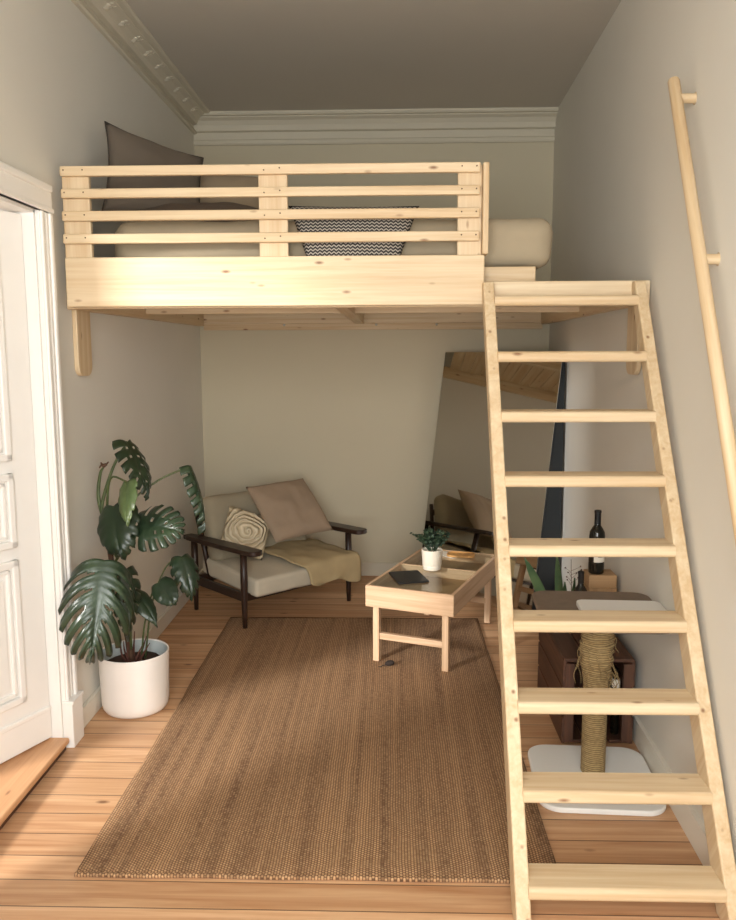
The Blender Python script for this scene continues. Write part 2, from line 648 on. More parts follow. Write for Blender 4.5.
bm = bmesh.new()
add_box(bm, (0.15, DY0 - (HYR - 0.15), ZC), (XL - 0.075, (DY0 + HYR - 0.15) / 2, ZC / 2))
add_box(bm, (0.15, YB + 0.15 - DY1, ZC), (XL - 0.075, (YB + 0.15 + DY1) / 2, ZC / 2))
add_box(bm, (0.15, DY1 - DY0, ZC - DZ), (XL - 0.075, (DY0 + DY1) / 2, (ZC + DZ) / 2))
struct('wall_left', bm, WALL, 'off-white left wall with the white door', 'wall')
bm = bmesh.new()
quad_prism(bm, [(XR(YR), YR), (XR(YR) + 0.15, YR), (XR(YB) + 0.15, YB), (XR(YB), YB)], 0, ZC)
struct('wall_right', bm, WALL, 'off-white right wall carrying the wooden handrail', 'wall')
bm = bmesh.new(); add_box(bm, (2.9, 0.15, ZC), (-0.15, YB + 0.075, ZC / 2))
struct('wall_back', bm, WALL_SHADED, 'off-white back wall behind the loft bed and armchair', 'wall')
# window wall behind the camera
WX0, WX1, WZ0, WZ1 = -1.05, 0.70, 0.75, 2.85
bm = bmesh.new()
add_box(bm, (WX0 + 1.6, 0.15, ZC), ((WX0 - 1.6) / 2, YR - 0.075, ZC / 2))
add_box(bm, (1.3 - WX1, 0.15, ZC), ((WX1 + 1.3) / 2, YR - 0.075, ZC / 2))
add_box(bm, (WX1 - WX0, 0.15, WZ0), ((WX0 + WX1) / 2, YR - 0.075, WZ0 / 2))
add_box(bm, (WX1 - WX0, 0.15, ZC - WZ1), ((WX0 + WX1) / 2, YR - 0.075, (ZC + WZ1) / 2))
struct('wall_rear', bm, WALL, 'off-white window wall opposite the loft bed', 'wall')


def window_frame(name, x0, x1, z0, z1, y, label):
    bm = bmesh.new()
    w = 0.06
    for x in (x0 + w / 2, (x0 + x1) / 2, x1 - w / 2):
        add_box(bm, (w, 0.07, z1 - z0), (x, y, (z0 + z1) / 2), 0.006)
    for z in (z0 + w / 2, z0 + (z1 - z0) * 0.7, z1 - w / 2):
        add_box(bm, (x1 - x0, 0.068, w), ((x0 + x1) / 2, y, z), 0.006)
    return struct(name, bm, WHITEGLOSS, label, 'window')


window_frame('window_1', WX0, WX1, WZ0, WZ1, YR - 0.09, 'white casement window in the wall opposite the loft')

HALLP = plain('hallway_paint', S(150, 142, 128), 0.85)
# adjoining room seen only as light through the open door
AX = -5.5
bm = bmesh.new(); add_box(bm, (-1.57 - AX, 5.8, 0.1), ((AX - 1.57) / 2, 1.75, -0.05))
struct('floor_hallway', bm, FLOOR, 'pine floor of the room beyond the white door', 'floor')
bm = bmesh.new(); add_box(bm, (-1.57 - AX, 5.8, 0.1), ((AX - 1.57) / 2, 1.75, ZC + 0.05))
struct('ceiling_hallway', bm, CEIL, 'ceiling of the room beyond the white door', 'ceiling')
bm = bmesh.new(); add_box(bm, (0.12, 5.8, ZC), (AX - 0.06, 1.75, ZC / 2))
struct('wall_hallway_side', bm, HALLP, 'far wall of the room beyond the white door', 'wall')
bm = bmesh.new(); add_box(bm, (-1.57 - AX, 0.12, ZC), ((AX - 1.57) / 2, 4.5, ZC / 2))
struct('wall_hallway_back', bm, HALLP, 'end wall of the room beyond the white door', 'wall')
HX0, HX1, HZ0, HZ1 = -5.35, -4.0, 0.75, 3.15
bm = bmesh.new()
add_box(bm, (HX0 - AX, 0.12, ZC), ((HX0 + AX) / 2, HYR - 0.06, ZC / 2))
add_box(bm, (-1.57 - HX1, 0.12, ZC), ((-1.57 + HX1) / 2, HYR - 0.06, ZC / 2))
add_box(bm, (HX1 - HX0, 0.12, HZ0), ((HX0 + HX1) / 2, HYR - 0.06, HZ0 / 2))
add_box(bm, (HX1 - HX0, 0.12, ZC - HZ1), ((HX0 + HX1) / 2, HYR - 0.06, (ZC + HZ1) / 2))
struct('wall_hallway_front', bm, HALLP, 'window wall of the room beyond the white door', 'wall')

# cornices
PROFILE = [(0, 3.165), (0.018, 3.165), (0.026, 3.178), (0.024, 3.196), (0.010, 3.204), (0.010, 3.252), (0.036, 3.258),
        (0.042, 3.272), (0.050, 3.292), (0.075, 3.318), (0.110, 3.332), (0.112, 3.338), (0.140, 3.338), (0.152, 3.350), (0.152, 3.36), (0, 3.36)]


def cornice(name, fn, p0, p1, label, ornaments=(), tall=1.0):
    bm = bmesh.new()
    PROF = [(d, 3.36 - (3.36 - z) * tall) for d, z in PROFILE]
    a = [bm.verts.new(fn(p0, d, z)) for d, z in PROF]
    b = [bm.verts.new(fn(p1, d, z)) for d, z in PROF]
    n = len(PROF)
    bm.faces.new(a); bm.faces.new(b)
    for i in range(n):
        bm.faces.new((a[i], a[(i + 1) % n], b[(i + 1) % n], b[i]))
    for (p, s) in ornaments:
        for k, (dd, dz, rr) in enumerate(((0.060, 3.325, .018), (0.076, 3.332, .014), (0.094, 3.338, .011))):
            for q in (-1, 1):
                r = bmesh.ops.create_icosphere(bm, subdivisions=2, radius=1.0)
                c = fn(p + q * (0.012 + 0.006 * k) * s, dd, dz)
                M = Matrix.Translation(c) @ Euler((0, R(-35), R(28 * q))).to_matrix().to_4x4() @ Matrix.Diagonal((rr * 0.7, rr * 1.0, rr * 0.28, 1))
                bmesh.ops.transform(bm, matrix=M, verts=r['verts'])
    return struct(name, bm, CORNICE, label, 'cornice')


cornice('trim_1', lambda p, d, z: Vector((XL + d, p, z)), YR, YB, 'moulded stucco cornice with leaf ornaments along the left wall',
        [(y, 1.0) for y in [3.7 + 0.21 * k for k in range(11)]], 0.6)
cornice('trim_2', lambda p, d, z: Vector((p, YB - d, z)), XL, XR(YB) - 0.001, 'plain moulded stucco cornice along the back wall')

# baseboards
bm = bmesh.new(); add_box(bm, (0.018, YB - 3.44, 0.095), (XL + 0.009, (YB + 3.44) / 2, 0.0475), 0.003)
add_box(bm, (0.010, YB - 3.44, 0.012), (XL + 0.013, (YB + 3.44) / 2, 0.088), 0.003)
struct('baseboard_left', bm, BASEB, 'white baseboard behind the white plant pot', 'baseboard')
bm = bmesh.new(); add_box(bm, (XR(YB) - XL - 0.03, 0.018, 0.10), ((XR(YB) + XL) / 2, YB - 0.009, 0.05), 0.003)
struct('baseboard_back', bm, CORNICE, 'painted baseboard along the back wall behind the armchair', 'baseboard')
bm = bmesh.new()
quad_prism(bm, [(XR(YR) - 0.018, YR), (XR(YR), YR), (XR(YB), YB - 0.02), (XR(YB) - 0.018, YB - 0.02)], 0, 0.11)
struct('baseboard_right', bm, BASEB, 'white baseboard along the right wall beside the ladder', 'baseboard')

# door casing (moulded), plinth block, header
bm = bmesh.new()
CW = 0.105
add_box(bm, (0.018, CW, DZ), (XL + 0.009, DY1 + CW / 2, DZ / 2), 0.002)
add_box(bm, (0.034, 0.030, DZ), (XL + 0.017, DY1 + CW - 0.017, DZ / 2), 0.008, 3)
add_box(bm, (0.026, 0.022, DZ), (XL + 0.013, DY1 + CW - 0.046, DZ / 2), 0.007, 3)
add_box(bm, (0.028, 0.030, DZ), (XL + 0.014, DY1 + 0.020, DZ / 2), 0.006, 3)
add_box(bm, (0.046, CW + 0.012, 0.20), (XL + 0.023, DY1 + CW / 2 + 0.004, 0.10), 0.004)
add_box(bm, (0.052, CW + 0.018, 0.016), (XL + 0.026, DY1 + CW / 2 + 0.005, 0.204), 0.005)
yl0 = DY0 - CW
add_box(bm, (0.020, CW, DZ), (XL + 0.010, DY0 - CW / 2, DZ / 2), 0.003)
add_box(bm, (0.034, 0.030, DZ), (XL + 0.017, DY0 - CW + 0.017, DZ / 2), 0.008, 3)
ym, yw = (yl0 + DY1 + CW) / 2, DY1 + CW - yl0
add_box(bm, (0.030, yw, 0.085), (XL + 0.015, ym, DZ + 0.0425), 0.004)
add_box(bm, (0.040, yw + 0.004, 0.030), (XL + 0.020, ym - 0.01, DZ + 0.096), 0.008, 3)
add_box(bm, (0.036, yw + 0.01, 0.020), (XL + 0.018, ym, DZ + 0.01), 0.006, 3)
struct('trim_3', bm, WHITEGLOSS, 'white moulded door casing with plinth blocks on the left wall', 'door casing')
# reveal lining of the doorway
bm = bmesh.new()
add_box(bm, (0.16, 0.012, DZ), (XL - 0.080, DY1 - 0.006, DZ / 2), 0.001)
add_box(bm, (0.16, 0.012, DZ), (XL - 0.080, DY0 + 0.006, DZ / 2), 0.001)
add_box(bm, (0.16, DY1 - DY0, 0.012), (XL - 0.080, (DY0 + DY1) / 2, DZ - 0.006), 0.001)
struct('trim_4', bm, WHITEGLOSS, 'white lining of the doorway beside the plant', 'door lining')

# door leaf, hinged at the far jamb, swung into the next room
LW, LT = 0.615, 0.042
droot = thing('door_1', 'white panelled door leaf standing ajar on the left wall', 'door', (XL - 0.062, DY1 - 0.016, 0.060), 0)
droot['kind'] = 'structure'
droot.rotation_euler = (0, 0, R(-90 - 25))
LH = DZ - 0.08
bm = bmesh.new()
add_box(bm, (LW, LT, LH), (LW / 2, LT / 2 * 0, LH / 2), 0.003)
obj('leaf', bm, WHITEGLOSS, droot)


def panel(z0, z1):
    bm = bmesh.new()
    x0, x1 = 0.125, LW - 0.125
    yf = LT / 2
    for (w, t, ins) in ((0.030, 0.020, 0.0), (0.018, 0.012, 0.036)):
        a0, a1, b0, b1 = x0 + ins, x1 - ins, z0 + ins, z1 - ins
        for x in (a0 + w / 2, a1 - w / 2):
            add_box(bm, (w, t, b1 - b0), (x, yf + t / 2 - 0.002, (b0 + b1) / 2), 0.006, 3)
        for z in (b0 + w / 2, b1 - w / 2):
            add_box(bm, (a1 - a0, t, w), ((a0 + a1) / 2, yf + t / 2 - 0.002, z), 0.006, 3)
    add_box(bm, (x1 - x0 - 0.14, 0.010, z1 - z0 - 0.14), ((x0 + x1) / 2, yf + 0.003, (z0 + z1) / 2), 0.004)
    obj('panel', bm, WHITEGLOSS, droot)


for z0, z1 in ((0.215, 0.815), (0.865, 1.165), (1.215, 2.06)):
    panel(z0, z1)
bm = bmesh.new(); add_box(bm, (LW, 0.014, 0.022), (LW / 2, LT / 2 + 0.004, 0.135), 0.006, 3)
add_box(bm, (LW, 0.006, 0.12), (LW / 2, LT / 2 + 0.002, 0.065), 0.002)
obj('kick_rail', bm, WHITEGLOSS, droot)
bm = bmesh.new(); add_lathe(bm, [(0.0, 0), (0.026, 0), (0.026, 0.006), (0.010, 0.010), (0.010, 0.045), (0.0, 0.045)], 20)
add_box(bm, (0.12, 0.018, 0.012), (-0.05, 0, 0.05), 0.005, 3)
obj('door_handle', bm, STEEL, droot, (LW - 0.06, LT / 2, 1.02), (R(-90), 0, 0), smooth=False)

# raised wooden threshold step
step = thing('door_threshold', 'raised pine threshold step below the white door', 'threshold', (XL - 0.05, (DY0 + DY1) / 2, 0))
step['kind'] = 'structure'
box('tread', (0.25, DY1 - DY0 - 0.02, 0.026), (-0.045, 0, 0.041), STEPWOOD, step, bevel=0.008, seg=3)
box('riser', (0.22, DY1 - DY0 - 0.03, 0.028), (-0.045, 0, 0.014), [CRATEWOOD[0], CRATEWOOD[1], CRATEWOOD[2]], step, bevel=0.001)

# ------------------------------------------------------------------ rug
RX0, RX1, RY0, RY1 = -1.035, 0.546, 2.455, 5.06
bm = bmesh.new()
nx, ny = 60, 100
rw, rl = RX1 - RX0, RY1 - RY0
top = {}
for i in range(nx + 1):
    for j in range(ny + 1):
        u, v = i / nx, j / ny
        x, y = (u - 0.5) * rw, (v - 0.5) * rl
        ex = 0.006 * noise.noise(Vector((y * 3, 1.7, 0)))
        ey = 0.008 * noise.noise(Vector((x * 4, 5.1, 0)))
        if u == 0 or u == 1: x += ex
        if v == 0 or v == 1: y += ey
        z = 0.011 + 0.0015 * noise.noise(Vector((x * 3, y * 3, 0)))
        if v == 0: z = 0.006 + 0.004 * noise.noise(Vector((x * 5, 3.3, 0)))
        top[i, j] = bm.verts.new((x, y, z))
for i in range(nx):
    for j in range(ny):
        bm.faces.new((top[i, j], top[i + 1, j], top[i + 1, j + 1], top[i, j + 1]))
be = [e for e in bm.edges if len(e.link_faces) == 1]
r = bmesh.ops.extrude_edge_only(bm, edges=be)
for v in r['geom']:
    if isinstance(v, bmesh.types.BMVert): v.co.z = 0.0005
rug = obj('jute_rug', bm, RUG, None, ((RX0 + RX1) / 2, (RY0 + RY1) / 2, 0), smooth=True)
tag(rug, 'large brown woven jute rug lying on the floorboards', 'rug')
bm = bmesh.new()
add_tube(bm, [(-rw / 2 + rw * k / 40, -rl / 2 - 0.004 + 0.008 * noise.noise(Vector(((-0.5 + k / 40) * rw * 4, 5.1, 0))), 0.008) for k in range(41)], 0.008, seg=8, sm=2)
obj('hem', bm, RUG, rug, smooth=True)

# ------------------------------------------------------------------ loft bed
LY = 3.50                                           # front face of the loft
loft = thing('loft_bed', 'pale pine loft bed spanning the room above the armchair', 'loft bed', (0, LY, 0))


def lp(name, size, c, mat=PINE, rot=(0, 0, 0), bevel=0.004, seg=2):
    return box(name, size, (c[0], c[1] - LY, c[2]), mat, loft, rot, bevel, seg)


# front: long beam, taller guard board on top of it, entry ledge beam at the right
lp('front_beam', (1.765, 0.045, 0.205), (-0.4975, LY + 0.0225, 1.993), bevel=0.005)
lp('landing_beam', (0.686, 0.045, 0.095), (0.729, LY + 0.0225, 1.939), bevel=0.005)
lp('ledger_board', (2.40, 0.040, 0.08), (-0.16, LY + 0.066, 1.925), bevel=0.004)
# guard rail
for x0, x1 in ((-1.382, -1.268), (-0.556, -0.435), (0.272, 0.372)):
    lp('guard_post', (x1 - x0, 0.028, 0.43), ((x0 + x1) / 2, LY + 0.030, 2.245))
lp('end_board', (0.024, 0.085, 0.365), (0.385, LY + 0.020, 2.279))
for z0, z1 in ((2.425, 2.465), (2.336, 2.374), (2.244, 2.284), (2.151, 2.191)):
    bm = bmesh.new()
    add_box(bm, (1.745, 0.026, z1 - z0), bevel=0.0)
    es = [e for e in bm.edges if abs(e.verts[0].co.x - e.verts[1].co.x) < 1e-6]
    bmesh.ops.bevel(bm, geom=es, offset=0.010, segments=4, profile=0.5, affect='EDGES')
    es = [e for e in bm.edges if abs(e.verts[0].co.x - e.verts[1].co.x) > 0.1]
    bmesh.ops.bevel(bm, geom=es, offset=0.004, segments=2, profile=0.5, affect='EDGES')
    rail = obj('guard_rail', bm, PINE[0], loft, (-0.5085, 0.003, (z0 + z1) / 2))
    for x in (-0.855, -0.775, -0.020, 0.045, 0.795, 0.855):
        bm = bmesh.new(); add_lathe(bm, [(0, 0), (0.0032, 0), (0.0032, 0.0012), (0, 0.0015)], 10)
        obj('screw', bm, STALKBROWN, rail, (x, -0.0125, 0.004 if (x * 100) % 2 else -0.004), (R(90), 0, 0), smooth=True)
# sides, back, joists and slats under the deck
DYB = YB - 0.01
lp('side_beam', (0.045, DYB - LY - 0.15, 0.10), (XL + 0.024, (DYB + LY) / 2 + 0.02, 1.935))
lp('side_beam', (0.045, DYB - LY - 0.15, 0.10), (XR(3.7) - 0.030, (3.7 + LY) / 2 + 1.15, 1.935), rot=(0, 0, R(-1.55)))
lp('back_beam', (2.48, 0.05, 0.115), (-0.145, DYB - 0.03, 1.958))
lp('back_ledger', (2.48, 0.022, 0.06), (-0.145, DYB - 0.008, 1.885))
lp('cross_joist', (2.433, 0.045, 0.095), (-0.1565, 4.62, 1.955))
lp('middle_joist', (0.06, DYB - LY - 0.15, 0.11), (-0.235, (DYB + LY) / 2, 1.950))
bm = bmesh.new()
k = 0
y = LY + 0.13
while y < DYB - 0.1:
    add_box(bm, (2.36, 0.0915, 0.02), (0, y - (LY + DYB) / 2, 0), 0.003)
    y += 0.095
sl = obj('slatted_deck', bm, PINE[0], loft, (-0.16, (DYB - LY) / 2, 1.975))
for x in (-0.79, -0.115, 0.325):
    bm = bmesh.new(); add_lathe(bm, [(0, 0), (0.009, 0), (0.009, 0.003), (0.004, 0.007), (0, 0.007)], 14)
    obj('screw', bm, STEEL, loft, (x, DYB - 0.020 - LY, 1.892), (R(90), 0, 0), smooth=True)
lp('bed_box_board', (1.62, 0.022, 0.070), (-0.195, LY + 0.115, 2.0215))
lp('bed_box_board', (0.022, 1.36, 0.070), (0.604, LY + 0.81, 2.0215))
# wall brackets with rounded lower ends
for x, yc in ((XL + 0.012, 3.71), (XR(3.68) - 0.016, 3.66)):
    o = board('wall_bracket', rrect(0.165, 0.345, 0.05, 6, (1, 0, 0, 1)), 0.022, PINE[1], loft, (x, yc - LY + 0.02, 1.765), (R(90), 0, R(90)))

# ------------------------------------------------------------------ ladder
LK = (3.45 - 2.20) / 1.97
LANG = math.atan2(1.97, 1.25)                        # slope of the stringers
lad = thing('loft_ladder', 'pale pine ladder with eight broad treads leaning against the loft', 'ladder', (0.70, 2.20, 0))
SD = 0.105                                           # stringer depth along Y


def stringer(xt, xb, w):
    bm = bmesh.new()
    ht = 1.982
    hd = 0.122
    prof = []
    # (y, z) outline of the side: plumb cut at the foot, level cut at the top
    prof = [(0.035, 0.0), (hd + 0.0, 0.0), (hd + LK * ht, ht), (LK * ht + 0.004, ht), (0.0, 0.050), (0.0, 0.0)]
    prof = [(0.018, 0.0), (hd, 0.0), (hd + LK * ht - 0.05, ht), (LK * ht, ht), (0.018, 0.0 + 0.018 / LK)]
    a, b = [], []
    for y, z in prof:
        x = xb + (xt - xb) * z / ht
        a.append(bm.verts.new((x - w / 2, y, z))); b.append(bm.verts.new((x + w / 2, y, z)))
    n = len(prof)
    bm.faces.new(a); bm.faces.new(b)
    for i in range(n): bm.faces.new((a[i], a[(i + 1) % n], b[(i + 1) % n], b[i]))
    bmesh.ops.bevel(bm, geom=bm.edges[:], offset=0.006, segments=3, profile=0.5, affect='EDGES')
    # own frame along the slope so the grain follows the timber
    M = Matrix.Rotation(LANG - PI / 2, 4, 'X')
    bmesh.ops.transform(bm, matrix=M, verts=bm.verts[:])
    return obj('stringer', bm, PINE[2], lad, (-0.70, 0, 0), (-(LANG - PI / 2), 0, 0))


stringer(0.398, 0.388, 0.045)
stringer(1.017, 1.008, 0.045)
for i in range(9):
    zb = 0.078 + 0.2252 * i
    zt = zb + 0.042
    yf = LK * (zb + 0.012) - 0.006
    xo = 0.7013 + 0.0125 * (zb / 1.97 - 0.5)
    w = 0.580
    d = 0.124 if i < 8 else 0.062
    bm = bmesh.new()
    add_box(bm, (w, d, 0.042))
    es = [e for e in bm.edges if abs(e.verts[0].co.x - e.verts[1].co.x) > 0.1 and e.verts[0].co.y < 0]
    bmesh.ops.bevel(bm, geom=es, offset=0.014, segments=5, profile=0.5, affect='EDGES')
    tr = obj('tread', bm, PINE[0], lad, (xo - 0.70, yf + d / 2, (zb + zt) / 2))

# ------------------------------------------------------------------ handrail on the right wall
hr = thing('handrail', 'slanting round pine handrail on the right wall', 'handrail', (0.975, 3.0, 2.6))
A = Vector((1.0, 3.098, 2.652)); B = Vector((1.0, 2.245, 1.02))
dirv = (B - A)
bm = bmesh.new()
r_ = 0.021
prof = [(0, 0), (0.014, 0), (0.019, 0.003), (r_, 0.009), (r_, dirv.length - 0.009), (0.014, dirv.length), (0, dirv.length)]
add_lathe(bm, prof, 24)
o = obj('rail', bm, PINE[2], hr, A - Vector((0.975, 3.0, 2.6)), smooth=True)
o.rotation_euler = basis(dirv, (1, 0, 0)).to_euler()
auto(o)
for t in (0.046, 0.405, 0.93):
    p = A + dirv * t
    xw = XR(p.y)
    bm = bmesh.new(); add_lathe(bm, [(0, 0), (0.0165, 0), (0.0165, xw - p.x - 0.003), (0.022, xw - p.x + 0.0), (0, xw - p.x)], 20)
    obj('peg', bm, PINE[2], hr, p - Vector((0.975, 3.0, 2.6)), (0, R(90), 0), smooth=True)

# ------------------------------------------------------------------ bedding on the loft
bm = bmesh.new()
ML, MD, MH = 1.93, 1.42, 0.215
add_box(bm, (ML, MD, MH), (0, 0, 0))
bmesh.ops.bevel(bm, geom=bm.edges[:], offset=0.07, segments=6, profile=0.5, affect='EDGES')
bmesh.ops.subdivide_edges(bm, edges=[e for e in bm.edges if e.calc_length() > 0.3], cuts=24, use_grid_fill=True)
for v in bm.verts:
    p = v.co
    v.co = p + Vector((0.010, 0.012, 0.010)) * noise.noise(p * 6) + p.normalized() * 0.006 * noise.noise(p * 17)
mt = obj('mattress', bm, MATTRESS, None, (-0.265, LY + 0.15 + MD / 2, 2.058 + MH / 2), smooth=True)
tag(mt, 'beige covered mattress lying on the loft bed', 'mattress')
MT = 2.058 + MH

pillow('pillow', 'large dark taupe pillow leaning up against the left wall on the loft', 0.50, 0.47, 0.14,
       (-1.122, 4.00, 2.495), (0.63, -0.70, 0.345), (0.38, 0.30, -0.10), PILLOW_DARK, 3, 'pillows on the loft bed', 0.10, PIPING)
pillow('pillow', 'flat brown pillow lying under the large dark taupe pillow', 0.66, 0.42, 0.12,
       (-0.88, 3.97, MT + 0.062), (0.03, -0.22, 1.0), (1.0, 0.05, 0), PILLOW_BROWN, 9, 'pillows on the loft bed', 0.06, PIPING)
pillow('pillow', 'rounded mid taupe pillow propped behind the dark one on the loft', 0.44, 0.36, 0.15,
       (-0.87, 4.32, MT + 0.175), (0.10, -0.85, 0.5), (1.0, 0.1, 0), PILLOW_MID, 14, 'pillows on the loft bed', 0.03)
# patterned cushion slumped between the guard rail and the mattress
bm = pillow_bm(0.56, 0.30, 0.085, 5, pinch=0.03, wrinkle=0.006)
for v in bm.verts:
    t = (v.co.y + 0.15) / 0.30
    v.co.x *= 0.58 + 0.42 * min(1.0, max(0.0, t)) ** 0.8
o = obj('cushion', bm, WEAVE, None, (-0.165, LY + 0.092, 2.165), smooth=True)
o.rotation_euler = basis((0.0, -1.0, 0.10), (1, 0, -0.01)).to_euler()
tag(o, 'black and white patterned cushion behind the guard rail of the loft', 'cushion')

# ------------------------------------------------------------------ armchair
CH = R(45)
LF = Vector((-0.905, 4.850, 0))
u = Vector((math.cos(CH), math.sin(CH), 0)); vv = Vector((-math.sin(CH), math.cos(CH), 0))
CWD, CDP = 0.86, 0.56
ch = thing('armchair', 'dark wooden lounge armchair with pale grey cushions by the back wall', 'armchair', LF + u * CWD / 2 + vv * CDP / 2, CH)
hx, hy = CWD / 2, CDP / 2
for sx in (-1, 1):
    for sy in (-1, 1):
        h = 0.484 if sy < 0 else 0.472
        bm = bmesh.new()
        add_lathe(bm, [(0, 0), (0.014, 0), (0.017, 0.10), (0.023, 0.30), (0.021, h), (0, h)], 16)
        obj('leg', bm, DARKWOOD[2], ch, (sx * hx, sy * hy, 0), (0, 0, 0), smooth=True)
    # armrest, broad paddle shaped board with a rounded front
    out = []
    for k in range(13):
        a = PI + PI * k / 12
        out.append((0.050 * math.cos(a), -hy - 0.115 + 0.045 * math.sin(a)))
    out += [(0.054, -0.10), (0.042, hy + 0.03), (0.030, hy + 0.085), (-0.030, hy + 0.085), (-0.042, hy + 0.03), (-0.054, -0.10)]
    board('armrest', out, 0.030, DARKWOOD[1], ch, (sx * hx, 0, 0.494), (R(-1.5), 0, 0), 0.006)
    box('side_rail', (0.028, CDP, 0.055), (sx * (hx - 0.002), 0, 0.205), DARKWOOD, ch)
box('front_rail', (CWD, 0.028, 0.050), (0, -hy + 0.01, 0.200), DARKWOOD, ch)
box('back_rail', (CWD, 0.028, 0.055), (0, hy, 0.205), DARKWOOD, ch)
# back frame: two raked posts, a top rail and uprights
for sx in (-1, 1):
    tube('back_post', [(sx * (hx - 0.05), hy - 0.12, 0.19), (sx * (hx - 0.05), hy + 0.045, 0.650)], 0.017, DARKWOOD[2], ch, sm=1)
for t, nm in ((0.70, 'top_rail'), (0.42, 'middle_rail')):
    box(nm, (CWD - 0.1, 0.024, 0.045), (0, hy - 0.12 + 0.205 * t, 0.19 + 0.57 * t), DARKWOOD, ch, (R(-20), 0, 0))
for x in (-0.22, 0, 0.22):
    box('back_slat', (0.030, 0.014, 0.40), (x, hy - 0.040, 0.41), DARKWOOD, ch, (R(-20), 0, 0))


def cushion_box(name, size, c, rot, mat, bev=0.04, seed=0):
    bm = bmesh.new()
    add_box(bm, size)
    bmesh.ops.bevel(bm, geom=bm.edges[:], offset=bev, segments=5, profile=0.5, affect='EDGES')
    bmesh.ops.subdivide_edges(bm, edges=[e for e in bm.edges if e.calc_length() > 0.25], cuts=14, use_grid_fill=True)
    sx, sy, sz = size
    for v in bm.verts:
        p = v.co
        f = max(0, 1 - (2 * p.x / sx) ** 2) * max(0, 1 - (2 * p.y / sy) ** 2)
        v.co.z += (0.022 * f) * (1 if p.z > 0 else -0.4)
        v.co += Vector((1, 1, 1)) * 0.004 * noise.noise(p * 9 + Vector((seed, 0, 0)))
    o = obj(name, bm, mat, ch, c, rot, smooth=True)
    return o


cushion_box('seat_cushion', (CWD - 0.075, 0.62, 0.115), (0, -0.045, 0.280), (R(4), 0, 0), CUSH_GREY, 0.025)
cushion_box('back_cushion', (CWD - 0.09, 0.44, 0.135), (0, hy - 0.075, 0.540), (R(70), 0, 0), BACK_GREY, 0.05, 4)

cw = lambda x, y, z: ch.location + u * x + vv * y + Vector((0, 0, z))     # chair to world
# big beige pillow resting as a diamond against the back
pillow('pillow', 'large plain beige pillow tilted against the back of the armchair', 0.49, 0.45, 0.14,
       cw(0.105, -0.060, 0.655), (0.52, -0.52, 0.72), (0.707, 0.707, 0.02), PILLOW_BEIGE, 21, 'pillows on the armchair', 0.03, None)
pillow('cushion', 'small cream ribbed cushion with swirling seams on the armchair', 0.29, 0.29, 0.12,
       cw(-0.215, 0.000, 0.530), (0.42, -0.80, 0.42), (0.90, 0.30, -0.35), KNIT, 31, 'pillows on the armchair', 0.0, None, 'cushion', 0.008)
# throw blanket over the right of the seat, hanging over the front edge
bm = bmesh.new()
nx, ny = 26, 40
g = {}
prof = [(0.14, 0.362), (0.04, 0.362), (-0.10, 0.358), (-0.24, 0.350), (-0.330, 0.344), (-0.362, 0.330), (-0.372, 0.30), (-0.374, 0.25), (-0.372, 0.215)]
pp = smooth_path([(0, a, b) for a, b in prof], 5)
for i in range(nx + 1):
    for j in range(len(pp)):
        t = i / nx
        s = j / (len(pp) - 1)
        x = -0.10 + 0.53 * t + 0.10 * s * (1 - t) - 0.02 * math.sin(6 * s)
        p = pp[j]
        hang = max(0, (s - 0.72) / 0.28)
        nz = noise.noise(Vector((x * 9, p.y * 7, 2.0)))
        z = p.z + 0.018 * max(-0.3, nz) * (1 - hang) + 0.006 - hang * (0.045 * t + 0.018 * math.sin(t * 9))
        z += 0.022 * max(0, 1 - (2 * x / 0.785) ** 2) * max(0, 1 - (2 * (p.y + 0.045) / 0.62) ** 2)
        y = p.y - hang * (0.012 + 0.016 * math.sin(t * 14 + 1) * hang)
        g[i, j] = bm.verts.new((x, y, z))
for i in range(nx):
    for j in range(len(pp) - 1):
        bm.faces.new((g[i, j], g[i + 1, j], g[i + 1, j + 1], g[i, j + 1]))
th = obj('throw_blanket', bm, THROW, None, ch.location, (0, 0, CH), smooth=True)
md = th.modifiers.new('s', 'SOLIDIFY'); md.thickness = 0.006; md.offset = 1
tag(th, 'sand coloured throw blanket draped over the armchair seat', 'blanket')

# ------------------------------------------------------------------ coffee table
TB = R(-21.5)
tb = thing('coffee_table', 'pale pine coffee table with a glass top standing on the rug', 'coffee table', (0.258, 4.662, 0.011), TB)
TW, TL, TZ = 0.50, 0.93, 0.43
AP = 0.118
for sy in (-1, 1):
    box('end_apron', (TW, 0.018, AP), (0, sy * (TL / 2 - 0.009), TZ - AP / 2), TABLEWOOD, tb, bevel=0.002)
    box('stretcher', (TW - 0.12, 0.030, 0.036), (0, sy * (TL / 2 - 0.045), 0.142), TABLEWOOD, tb, bevel=0.003)
    for sx in (-1, 1):
        box('leg', (0.036, 0.036, TZ - 0.012), (sx * (TW / 2 - 0.052), sy * (TL / 2 - 0.040), (TZ - 0.012) / 2), TABLEWOOD, tb, bevel=0.003)
for sx in (-1, 1):
    box('side_apron', (0.018, TL - 0.037, AP), (sx * (TW / 2 - 0.009), 0, TZ - AP / 2), TABLEWOOD, tb, bevel=0.002)
box('divider', (TW - 0.037, 0.014, 0.06), (0, 0.04, TZ - 0.031), TABLEWOOD, tb, bevel=0.002)
box('inner_panel', (TW - 0.038, TL - 0.038, 0.008), (0, 0, TZ - 0.066), BOXWOOD, tb, bevel=0.001)
for y0, y1 in ((-TL / 2 + 0.019, 0.032), (0.048, TL / 2 - 0.019)):
    box('glass_pane', (TW - 0.040, y1 - y0 - 0.002, 0.005), (0, (y0 + y1) / 2, TZ - 0.0035), PANE, tb, bevel=0.0)
tc_ = Matrix.Translation(tb.location) @ Matrix.Rotation(TB, 4, 'Z')
TOP = TZ + 0.011

